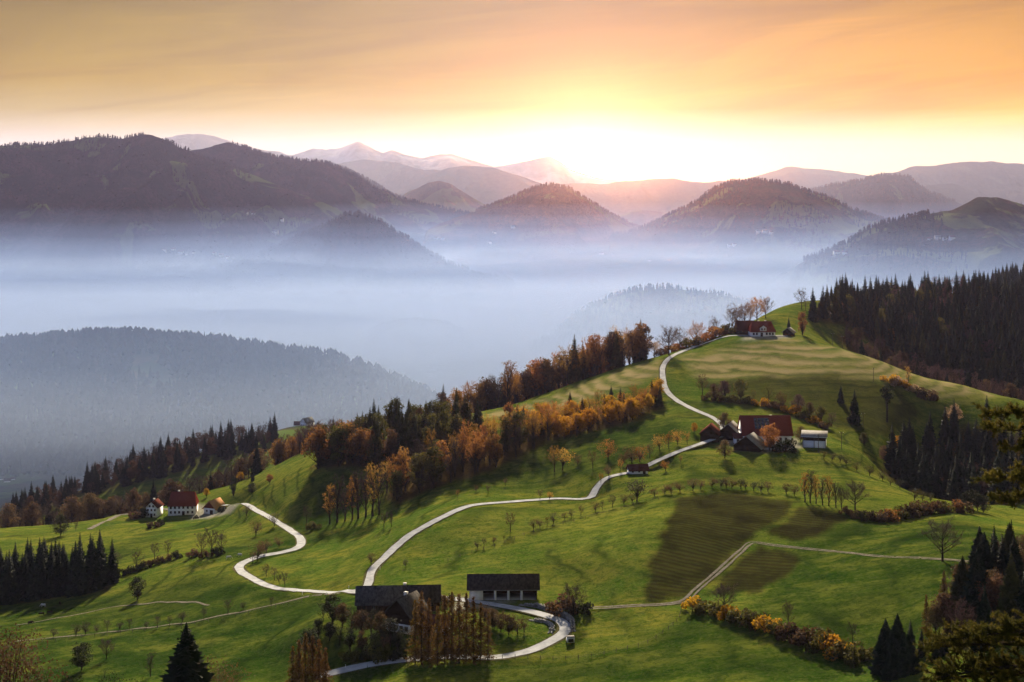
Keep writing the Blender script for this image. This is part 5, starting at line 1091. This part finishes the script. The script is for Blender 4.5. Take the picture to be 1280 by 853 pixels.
shed_thing('white_trailer', 'small white box trailer standing in the grass by the road bend', 'trailer', 713, 412, 8, [('body', MB().box(-1.1, 1.1, -0.8, 0.8, 0.45, 1.9), WHITE), ('roof', MB().box(-1.2, 1.2, -0.9, 0.9, 1.903, 2.02), GREY_ROOF), ('hatch', MB().box(-0.8, 0.8, -0.86, -0.803, 0.6, 1.6), INSIDE), ('wheel', MB().prism([(0.32*math.cos(k*0.785), 0.32+0.32*math.sin(k*0.785)) for k in range(8)], 'x', -1.28, -1.103), DARK_ROOF), ('wheel', MB().prism([(0.32*math.cos(k*0.785), 0.32+0.32*math.sin(k*0.785)) for k in range(8)], 'x', 1.103, 1.28), DARK_ROOF), ('drawbar', MB().box(-0.06, 0.06, -2.0, -0.803, 0.45, 0.55), TIMBER)])
# red-roofed farm
p = at(956, 659)
rb = building('red_roofed_barn', 'large barn with a wide red roof and solar panels', 'barn', p, 1, 22.5, 13, 4.6, 7.6, WHITE, RED_TILE, front([-9.5, -7, -4.5, 6, 8.5], [2.4], 13), [(1.5, -6.5, 1.7, 3.2, 3.3, 'f')], [(3.0, 1.2, 1.2)])
sl_ = math.atan2(7.6, 6.5)
for i in range(4):
    for j in range(3):
        m = MB().box(-0.82, 0.82, -0.95, 0.95, 0, 0.07); y_ = -1.6-j*1.28; o_ = link('solar_panel', m.mesh('solar_panel', SOLAR), rb, (-4.6+i*1.72, y_-0.35, 4.6+7.6*(1-abs(y_)/6.5)+0.28)); o_.rotation_euler = (sl_, 0, 0)
p = at(888, 663); building('wooden_barn', 'dark wooden barn with its gable end to the road, leftmost of the farm', 'barn', p, 76, 10, 8.4, 3.6, 3.6, TIMBER, DULL_TILE, (), [(-5.0, 0, 1.5, 2.6, 2.8, 'l')])
p = at(913, 668); building('wooden_barn', 'dark wooden barn with a grey roof between gable barn and red roof', 'barn', p, 70, 10.5, 8.2, 3.8, 3.6, TIMBER, GREY_ROOF, (), [(-5.25, 0, 1.5, 2.4, 2.8, 'l')])
p = at(937, 640); building('hay_barn', 'low wide barn with a pale sunlit roof in front of the red roof', 'barn', p, 64, 9.5, 12.0, 2.2, 4.6, TIMBER, GREY_ROOF, (), [(-4.75, 0, 1.3, 3.6, 2.4, 'l')], ov=1.2)
p = at(925, 655); building('white_annex', 'small white annex between the wooden barn and the red roof', 'house', p, 0, 5.5, 4.5, 3.0, 1.6, WHITE, DULL_TILE, front([-1.3, 1.3], [1.6], 4.5))
shed_thing('yard_wall', 'low white wall along the front of the farmyard', 'wall', 968, 639, -2, [('wall', MB().box(-8.5, 8.5, -0.2, 0.2, -1, 0.9), WHITE), ('coping', MB().box(-8.6, 8.6, -0.28, 0.28, 0.903, 1.0), CONC)])
def white_shed():
    root = tag(link('white_shed', None, None, at(1018, 648), R(-14)), 'tall shed with pale blue-white lower wall and sloping grey roof', 'shed')
    m = MB(); m.box(-5.2, 5.2, -3.2, 3.2, -2.5, 3.1); link('wall', m.mesh('wall', STEEL), root)
    m = MB(); m.prism([(-3.17, 3.103), (3.17, 3.103), (3.17, 6.3), (-3.17, 5.0)], 'x', -5.15, 5.15); link('upper_wall', m.mesh('upper_wall', TIMBER), root)
    m = MB(); m.prism([(-4.0, 4.85), (3.8, 6.45), (3.8, 6.65), (-4.0, 5.05)], 'x', -5.9, 5.9); rf = link('roof', m.mesh('roof', GREY_ROOF), root)
    m = MB(); m.box(-5.9, 5.9, -4.16, -4.01, 4.80, 4.98); link('gutter', m.mesh('gutter', STEEL), rf)
    for x in (-5.0, 0, 5.0): link('post', MB().box(-0.12, 0.12, -0.12, 0.12, -2.5, 5.0).mesh('post', WOODPOST), root, (x, -3.45, 0))
white_shed()
# hilltop house
p = at(952, 901)
hh = building('hilltop_house', 'white house with red hipped roof and dormer on the hilltop', 'house', p, 2, 15.2, 10, 3.4, 5.6, WHITE, RED_TILE, front([-6, -4.1, 2.2, 4.2, 6.1], [1.7], 10, 1.0, 1.3), [(-1.0, -5, 1.15, 1.3, 2.3, 'f')], [(-1.8, 1.0, 1.5), (2.6, 1.0, 1.4)], hip=2.2)
dm = MB(); dm.box(-2.0, 2.0, -5.25, -0.5, 3.0, 5.6); dm.prism([(-2.0, 5.603), (2.0, 5.603), (0, 7.0)], 'y', -5.24, -0.5); do = link('dormer', dm.mesh('dormer', WHITE), hh)
for s in (-1, 1):
    m = MB(); m.prism([(0, 7.05), (s*2.5, 5.3), (s*2.5, 5.5), (0, 7.3)], 'y', -5.7, -0.4); link('roof', m.mesh('dormer_roof', RED_TILE), do)
    add_window(do, s*0.85, -5.25, 4.6, 0.8, 1.1, 'f')
p = at(931, 912); building('house_wing', 'dull red roofed wing joined to the left of the hilltop house', 'house', p, 6, 11, 8.5, 3.2, 5.2, TIMBER, DULL_TILE, front([-3, 0, 3], [1.6], 8.5))
p = at(986, 903); building('small_barn', 'little barn with a pale sloping roof right of the hilltop house', 'barn', p, 62, 5.5, 6, 2.4, 2.4, TIMBER, GREY_ROOF, (), [(-2.75, 0, 1.1, 2.0, 2.0, 'l')], ov=0.9)
p = at(797, 611); building('roadside_hut', 'low white hut with a pinkish roof beside the curving hill road', 'hut', p, 8, 8.0, 4.6, 1.7, 1.9, WHITE, DULL_TILE, front([-2.6, 0.2], [1.0], 4.6, 0.7, 0.6), [(2.4, -2.3, 0.85, 1.0, 1.7, 'f')])
p = at(384, 1480); building('far_house', 'white gabled house on the misty meadow behind the red wood', 'house', p, 55, 12, 9, 4.6, 4.5, WHITE, GREY_ROOF, [(-6, y, 2, 1, 1.3, 'l') for y in (-2.5, 0, 2.5)], ov=0.7)
p = at(374, 1495); building('far_barn', 'low white barn attached left of the misty white house', 'barn', p, 5, 10, 7, 3.0, 3.0, WHITE, DULL_TILE)

# ------------------------------------------------------------------ farms and villages far away
from mathutils.bvhtree import BVHTree
_bv = []
for o_ in list(COL.objects):
    if o_.type == 'MESH' and o_.get('kind') == 'structure' and (o_.name.startswith('mountain') or o_.name.startswith('hill') or o_.name == 'ground'):
        me = o_.data; vs = np.empty(len(me.vertices)*3, np.float32); me.vertices.foreach_get('co', vs); _bv.append((vs.reshape(-1, 3), [tuple(pl.vertices) for pl in me.polygons] if o_.name != 'ground' else None))
TRE = [BVHTree.FromPolygons(v.tolist(), f) for v, f in _bv if f is not None]
def far_hit(px, py):
    d = Vector(((px-640)/F, 1.0, (HOR-py)/F)); dn = d.normalized(); best = None
    for tr in TRE:
        h = tr.ray_cast(Vector((0, 0, 0)), dn)
        if h[0] is not None and (best is None or h[3] < best[1]): best = (h[0], h[3])
    X, Y, Z = pick(px, py, 1800)
    if abs(proj(X, Y, Z)[1]-py) < 6 and (best is None or Y < best[0].y): return (X, Y, Z)
    return tuple(best[0]) if best else (X, Y, Z)
FH = {}
def far_house(px, py, wpx, label, group, rz=0, tall=0.0):
    X, Y, Z = far_hit(px, py); L_ = wpx/F*Y; W_ = L_*0.62; he = L_*0.36; hr = L_*0.30
    root = tag(link('far_farmhouse', None, None, (X, Y, Z), R(rz)), label, 'house', group)
    key = round(L_)
    m = MB().box(-L_/2, L_/2, -W_/2, W_/2, -he, he); m.prism([(-W_/2, he+0.003), (W_/2, he+0.003), (0, he+hr-0.05)], 'x', -L_/2+0.01, L_/2-0.01); link('wall', m.mesh('wall', WHITE), root)
    link('roof', roof_mesh(L_, W_, he, hr, 0.3, 0.7).mesh('roof', RNG.choice([RED_TILE, DULL_TILE, GREY_ROOF])), root)
for grp, what, spots in (
    ('farmstead at the foot of the dark mountain', 'in the farmstead at the foot of the dark mountain', [(205,314,6),(217,313,5),(226,317,7),(234,319,5),(242,317,4)]),
    ('farmstead in the mist edge', 'in the small farmstead where the mist begins', [(268,318,5),(276,321,6),(284,323,5)]),
    ('farms on the high meadow', 'of the farms on the dark mountain meadow', [(308,268,5),(317,268,5),(344,292,7),(352,276,5)]),
    ('farms under the pointed peak slope', 'of the scattered farms below the cone-shaped hill', [(545,299,5),(553,300,5),(612,304,5),(618,292,4),(641,285,5)]),
    ('farms under the broad meadow hill', 'of the farms below the broad meadow hill', [(752,318,5),(812,327,4),(918,307,5),(912,308,5),(948,291,6),(956,291,6),(964,292,5)]),
    ('hamlet on the hill at the mist edge', 'in the hamlet on the dark hill at the mist edge', [(1046,318,8),(1056,318,7),(1162,300,5),(1172,299,7),(1181,300,6),(1190,299,7)]),
    ('village in the valley', 'in the village drowned in bright valley mist', [(528,462,5),(534,459,6),(540,463,6),(546,460,5),(537,468,5),(550,466,5),(544,470,6)]),
    ('houses at the left edge of the valley', 'in the side valley at the left edge', [(3,600,6),(9,603,7),(16,600,5)])):
    for i, (px, py, wp) in enumerate(sorted(spots)): far_house(px, py, wp, ordinal(i)+' house from the left '+what, grp, RNG.uniform(-35, 35))

# ------------------------------------------------------------------ rubble walls along the road bend (stones are too small to pick apart)
def rubble(name, label, pts, h_, thick, seed, lean=0.0):
    c = catmull(line_px(pts), 0.55); rng = np.random.default_rng(seed); root = tag(link(name, None, None, (float(c[len(c)//2, 0]), float(c[len(c)//2, 1]), float(ground_z(c[len(c)//2, 0], c[len(c)//2, 1])))), label, 'wall')
    m = MB(); tg = np.gradient(c, axis=0); tg /= np.linalg.norm(tg, axis=1, keepdims=True)
    for i in range(len(c)):
        f = math.sin(math.pi*min(1, max(0, i/(len(c)-1))))**0.35; nl = max(1, int(h_*f/0.55)); z0 = float(ground_z(c[i, 0], c[i, 1]))-0.2
        for k in range(nl):
            for q in range(2 if thick > 1 else 1):
                n_ = np.array([-tg[i, 1], tg[i, 0]]); off = (q-0.5)*thick*0.6+rng.normal(0, 0.12)+lean*k*0.3; p_ = np.array([c[i, 0]+n_[0]*off, c[i, 1]+n_[1]*off, z0+k*0.52+0.25]); s_ = rng.uniform(0.30, 0.48, 3); s_[2] *= 0.8
                a = rng.uniform(0, 6.28); ca, sa = math.cos(a), math.sin(a); o = len(m.v); dv = []
                for (x, y, z) in ((1, 0, 0), (0.2, 1, 0.1), (-1, 0.1, 0), (-0.1, -1, 0), (0.15, 0.1, 1), (0, 0, -1), (0.75, 0.6, 0.65), (-0.7, -0.5, 0.7)):
                    x, y, z = x*s_[0], y*s_[1], z*s_[2]; dv.append((p_[0]+x*ca-y*sa-root.location.x, p_[1]+x*sa+y*ca-root.location.y, p_[2]+z-root.location.z))
                m.v += dv; m.t += [(o+a_, o+b_, o+c_) for a_, b_, c_ in ((0, 6, 4), (6, 1, 4), (0, 1, 6), (1, 2, 4), (2, 7, 4), (7, 3, 4), (2, 3, 7), (3, 0, 4), (1, 0, 5), (2, 1, 5), (3, 2, 5), (0, 3, 5))]
    st = link('rubble', m.mesh('rubble', STONE), root); st['kind'] = 'stuff'
rubble('stone_wall', 'long rubble stone wall along the outer side of the road bend', [(650,757),(668,759),(686,764),(702,770),(714,778),(716,790)], 2.2, 1.3, 5)
rubble('stone_wall', 'short rubble retaining wall inside the road bend', [(662,776),(672,777),(682,779),(690,785),(688,792)], 1.6, 1.2, 6)
# ------------------------------------------------------------------ fences
def fence(label, pts, step, h_=1.15, wires=(0.55, 0.95)):
    c = catmull(line_px(pts), 0.5); s_ = np.concatenate([[0], np.cumsum(np.linalg.norm(np.diff(c, axis=0), axis=1))]); n = int(s_[-1]/step)
    q = np.stack([np.interp(np.arange(n+1)*step, s_, c[:, k]) for k in (0, 1)], -1); z = ground_z(q[:, 0], q[:, 1]); root = tag(link('fence', None, None, (float(q[0, 0]), float(q[0, 1]), float(z[0]))), label, 'fence')
    pm = MB(); pm.tube((0, 0, -0.3), (0, 0, h_), 0.09, 0.08, 5); pm = pm.mesh('post', WOODPOST)
    for i in range(n+1): link('post', pm, root, (q[i, 0]-root.location.x, q[i, 1]-root.location.y, z[i]-root.location.z), RNG.uniform(0, 6))
    for wz in wires:
        w_ = MB()
        for i in range(n): w_.tube((q[i, 0]-root.location.x, q[i, 1]-root.location.y, z[i]+wz-root.location.z), (q[i+1, 0]-root.location.x, q[i+1, 1]-root.location.y, z[i+1]+wz-root.location.z), 0.025, 0.025, 3)
        link('rail', w_.mesh('rail', WOODPOST), root)
fence('wooden post fence curving round the green field below the road bend', [(612,824),(660,824),(740,822),(790,811),(825,795),(848,775),(852,758)], 3.6)
fence('post fence along the pale track in the lower left meadow', [(20,806),(140,794),(235,783),(300,770),(385,751)], 4.5)
fence('thin post fence along the orchard row on the mown slope', [(560,702),(620,683),(700,657),(770,638),(830,624)], 5.0)
fence('short post fence beside the road bend', [(708,800),(716,790),(718,778)], 2.5, 1.2)
# ------------------------------------------------------------------ poles
def pole(px, py, hpx, label):
    X, Y, Z = pick(px, py); h_ = max(8.0, hpx/F*Y); root = tag(link('utility_pole', None, None, (X, Y, Z), R(RNG.uniform(-30, 30))), label, 'pole', 'wooden utility poles')
    m = MB(); m.tube((0, 0, -0.5), (0, 0, h_), 0.16, 0.11, 7); link('mast', m.mesh('mast', WOODPOST), root)
    m = MB(); m.box(-0.9, 0.9, -0.07, 0.07, h_-0.7, h_-0.55); a = link('crossarm', m.mesh('crossarm', WOODPOST), root)
    for x in (-0.8, 0, 0.8): i_ = MB(); i_.tube((x, 0, h_-0.55), (x, 0, h_-0.28), 0.07, 0.05, 6); link('insulator', i_.mesh('insulator', WHITE), a)
for q in ((1041,424,13,'utility pole at the edge of the forest right of the hilltop house'), (1079,536,16,'utility pole on the dark plantation slope'), (1150,598,15,'utility pole in front of the gully spruces'), (1023,566,16,'utility pole beside the tall white shed'), (1052,562,15,'utility pole behind the orchard row below the white shed'), (1053,428,12,'second utility pole at the forest edge above the hilltop field'), (1092,478,12,'utility pole at the lower edge of the hilltop field')): pole(*q)
# ------------------------------------------------------------------ road posts
rp_m = MB().box(-0.07, 0.07, -0.05, 0.05, -0.2, 1.0).mesh('post', WHITE); rp_b = MB().box(-0.075, 0.075, -0.055, 0.055, 0.72, 0.86).mesh('band', DARK_ROOF)
for i, (px, py) in enumerate([(378,744),(408,744),(436,736),(475,712),(432,836),(475,831)]):
    X, Y, Z = pick(px, py); r_ = tag(link('road_post', None, None, (X, Y, Z)), ordinal(i)+' of the slim white marker posts along the pale road', 'post', 'white road marker posts'); link('post', rp_m, r_); link('band', rp_b, r_)
# ------------------------------------------------------------------ grazing cattle
def cow_mesh(mat):
    """one continuous skin: rings lofted along the spine, legs and head grown from the same surface"""
    import bmesh
    bm = bmesh.new()
    def loft(rings, n=8):
        prev = None
        for (c, r1, r2, ax) in rings:
            vs = []
            for k in range(n):
                a = 2*math.pi*k/n; c_, s_ = math.cos(a), math.sin(a)
                vs.append(bm.verts.new((c[0], c[1]+r1*c_, c[2]+r2*s_) if ax == 'x' else (c[0]+r1*c_, c[1]+r2*s_, c[2])))
            if prev:
                for k in range(n): bm.faces.new((prev[k], prev[(k+1) % n], vs[(k+1) % n], vs[k]))
            else: bm.faces.new(list(reversed(vs)))
            prev = vs
        bm.faces.new(prev)
    loft([((-0.95, 0, 1.08), 0.12, 0.16, 'x'), ((-0.85, 0, 1.05), 0.27, 0.33, 'x'), ((-0.45, 0, 0.98), 0.33, 0.38, 'x'), ((0.0, 0, 0.94), 0.36, 0.41, 'x'), ((0.45, 0, 0.98), 0.31, 0.40, 'x'), ((0.75, 0, 1.05), 0.24, 0.33, 'x'), ((1.0, 0, 0.98), 0.15, 0.22, 'x'), ((1.2, 0, 0.72), 0.12, 0.16, 'x'), ((1.32, 0, 0.48), 0.13, 0.15, 'x'), ((1.45, 0, 0.28), 0.09, 0.10, 'x'), ((1.52, 0, 0.18), 0.06, 0.06, 'x')])
    for (x, y, hk) in ((0.62, 0.17, 0.0), (0.55, -0.17, 0.0), (-0.70, 0.18, -0.10), (-0.78, -0.18, -0.10)):
        loft([((x, y, 0.95), 0.15, 0.11, 'z'), ((x+(0.05 if hk else 0), y, 0.66), 0.10, 0.08, 'z'), ((x+hk, y, 0.40), 0.055, 0.05, 'z'), ((x+hk*0.6, y, 0.12), 0.045, 0.042, 'z'), ((x+hk*0.6+0.03, y, 0.0), 0.065, 0.055, 'z')], 6)
    for s in (-1, 1): loft([((1.2, s*0.12, 0.72), 0.03, 0.05, 'x'), ((1.17, s*0.24, 0.74), 0.02, 0.03, 'x')], 4)
    loft([((-0.97, 0, 1.15), 0.04, 0.04, 'z'), ((-1.03, 0, 0.7), 0.025, 0.025, 'z'), ((-1.03, 0, 0.42), 0.05, 0.05, 'z')], 5)
    me = bpy.data.meshes.new('cow'); bm.normal_update(); bm.to_mesh(me); bm.free(); me.materials.append(mat)
    for pl in me.polygons: pl.use_smooth = True
    return me
COW_D = cow_mesh(noise_mat('dark_hide', (0.018, 0.012, 0.009), (0.04, 0.025, 0.016), 1.2)); COW_W = cow_mesh(noise_mat('pale_hide', (0.45, 0.42, 0.38), (0.62, 0.60, 0.56), 1.2))
for (px, py, me, rz, lab) in ((38,781,COW_D,40,'dark cow grazing just below the thin meadow path'), (52,770,COW_D,200,'dark cow grazing above the thin meadow path'), (62,768,COW_D,15,'dark cow walking behind the one above the meadow path'), (75,757,COW_D,120,'lone dark cow highest in the lower left meadow'), (54,759,COW_W,170,'white cow in the lower left meadow'), (286,699,COW_W,20,'white cow near the looping road below the farmhouse'), (300,696,COW_W,160,'second white cow nearest the looping road')):
    X, Y, Z = pick(px, py); tag(link('cow', me, None, (X, Y, Z), R(rz)), lab, 'cow', 'grazing cattle')

# ------------------------------------------------------------------ foreground pine at the right edge
def near_pine():
    rng = np.random.default_rng(404); X, Y, Z = at(1352, 46.0); root = tag(link('pine_tree', None, None, (X, Y, Z)), 'near dark pine reaching in boughs from the right edge', 'tree')
    H = -5.4-Z; tb = MB(); k_ = 8
    pr = [np.array([0.15*math.sin(i*0.8), 0.1*math.cos(i), -0.5+(H+0.5)*i/k_]) for i in range(k_+1)]
    for i in range(k_): tb.tube(pr[i], pr[i+1], 0.26*(1-i/k_*0.85), 0.26*(1-(i+1)/k_*0.85), 8)
    tr = link('trunk', tb.mesh('trunk', BARK), root)
    def bough(z0, an, ln, rise, nsub):
        bt = MB(); C = []; D = []
        d = np.array([math.cos(an), math.sin(an), rise]); st = np.array([0, 0, z0]); pts = [st+d*ln*t_+np.array([0, 0, 0.16*ln*(t_-t_*t_)])+rng.normal(0, 0.04, 3)*t_ for t_ in np.linspace(0, 1, 6)]
        for i in range(5): bt.tube(pts[i], pts[i+1], 0.075*(1-i*0.17)*(ln/3), 0.075*(1-(i+1)*0.17)*(ln/3), 5)
        for s in range(nsub):
            t_ = rng.uniform(0.28, 1.0); i = min(4, int(t_*5)); q = pts[i]+(pts[i+1]-pts[i])*(t_*5-i)
            dd = d*0.6+np.array([-d[1], d[0], 0])*rng.normal(0, 0.75)+np.array([0, 0, rng.normal(0.12, 0.22)]); dd /= np.linalg.norm(dd); l2 = rng.uniform(0.35, 0.95)*(1.2-0.6*t_)*ln/3
            e = q+dd*l2; bt.tube(q, e, 0.022, 0.008, 4)
            for g_ in range(7):
                u_ = rng.uniform(0.25, 1.05); q2 = q+dd*l2*u_; d3 = dd*0.5+rng.normal(0, 0.5, 3)+np.array([0, 0, 0.22]); d3 /= np.linalg.norm(d3); l3 = rng.uniform(0.10, 0.24); bt.tube(q2, q2+d3*l3, 0.009, 0.004, 3)
                for w_ in range(2): C.append(q2+d3*l3*(0.45+0.55*w_)); D.append(d3)
        b_ = link('bough', bt.mesh('bough', BARK), root)
        C = np.array(C); D = np.array(D); n = 26; Cr = np.repeat(C, n, 0); Dr = np.repeat(D, n, 0)
        nd_ = Dr*0.55+rng.normal(0, 0.55, Cr.shape); nd_ /= np.linalg.norm(nd_, axis=1, keepdims=True); l_ = rng.uniform(0.07, 0.14, (len(Cr), 1)); sd = np.cross(nd_, rng.normal(size=Cr.shape)); sd /= np.linalg.norm(sd, axis=1, keepdims=True)
        base_ = Cr-Dr*rng.uniform(0, 0.12, (len(Cr), 1)); V = np.stack([base_-sd*0.010, base_+sd*0.010, base_+nd_*l_], 1).reshape(-1, 3)
        link('needles', mesh_np('needles', V, [np.arange(len(V)).reshape(-1, 3)], [LM['pine']]), b_)['kind'] = 'stuff'
    # boughs that reach into the picture, then the rest of the crown out of frame
    for (py, an, ln, rise, ns) in ((520,183,3.1,0.02,26),(545,172,2.7,0.03,22),(556,190,2.6,-0.02,18),(598,178,2.9,-0.02,22),(614,188,2.6,-0.08,16),(800,180,4.3,0.0,34),(815,170,4.6,-0.03,34),(835,188,4.9,-0.02,36),(850,176,5.1,-0.03,38),(790,195,3.6,0.03,28),(865,183,5.2,-0.02,36),(878,172,5.0,0.0,34)):
        bough((HOR-py)/F*46-Z, R(an), ln, rise, ns)
    for i in range(10): bough(H*(0.35+0.06*i), R(-80+i*37 % 160), rng.uniform(1.6, 3.2), 0.05, 12)
near_pine()
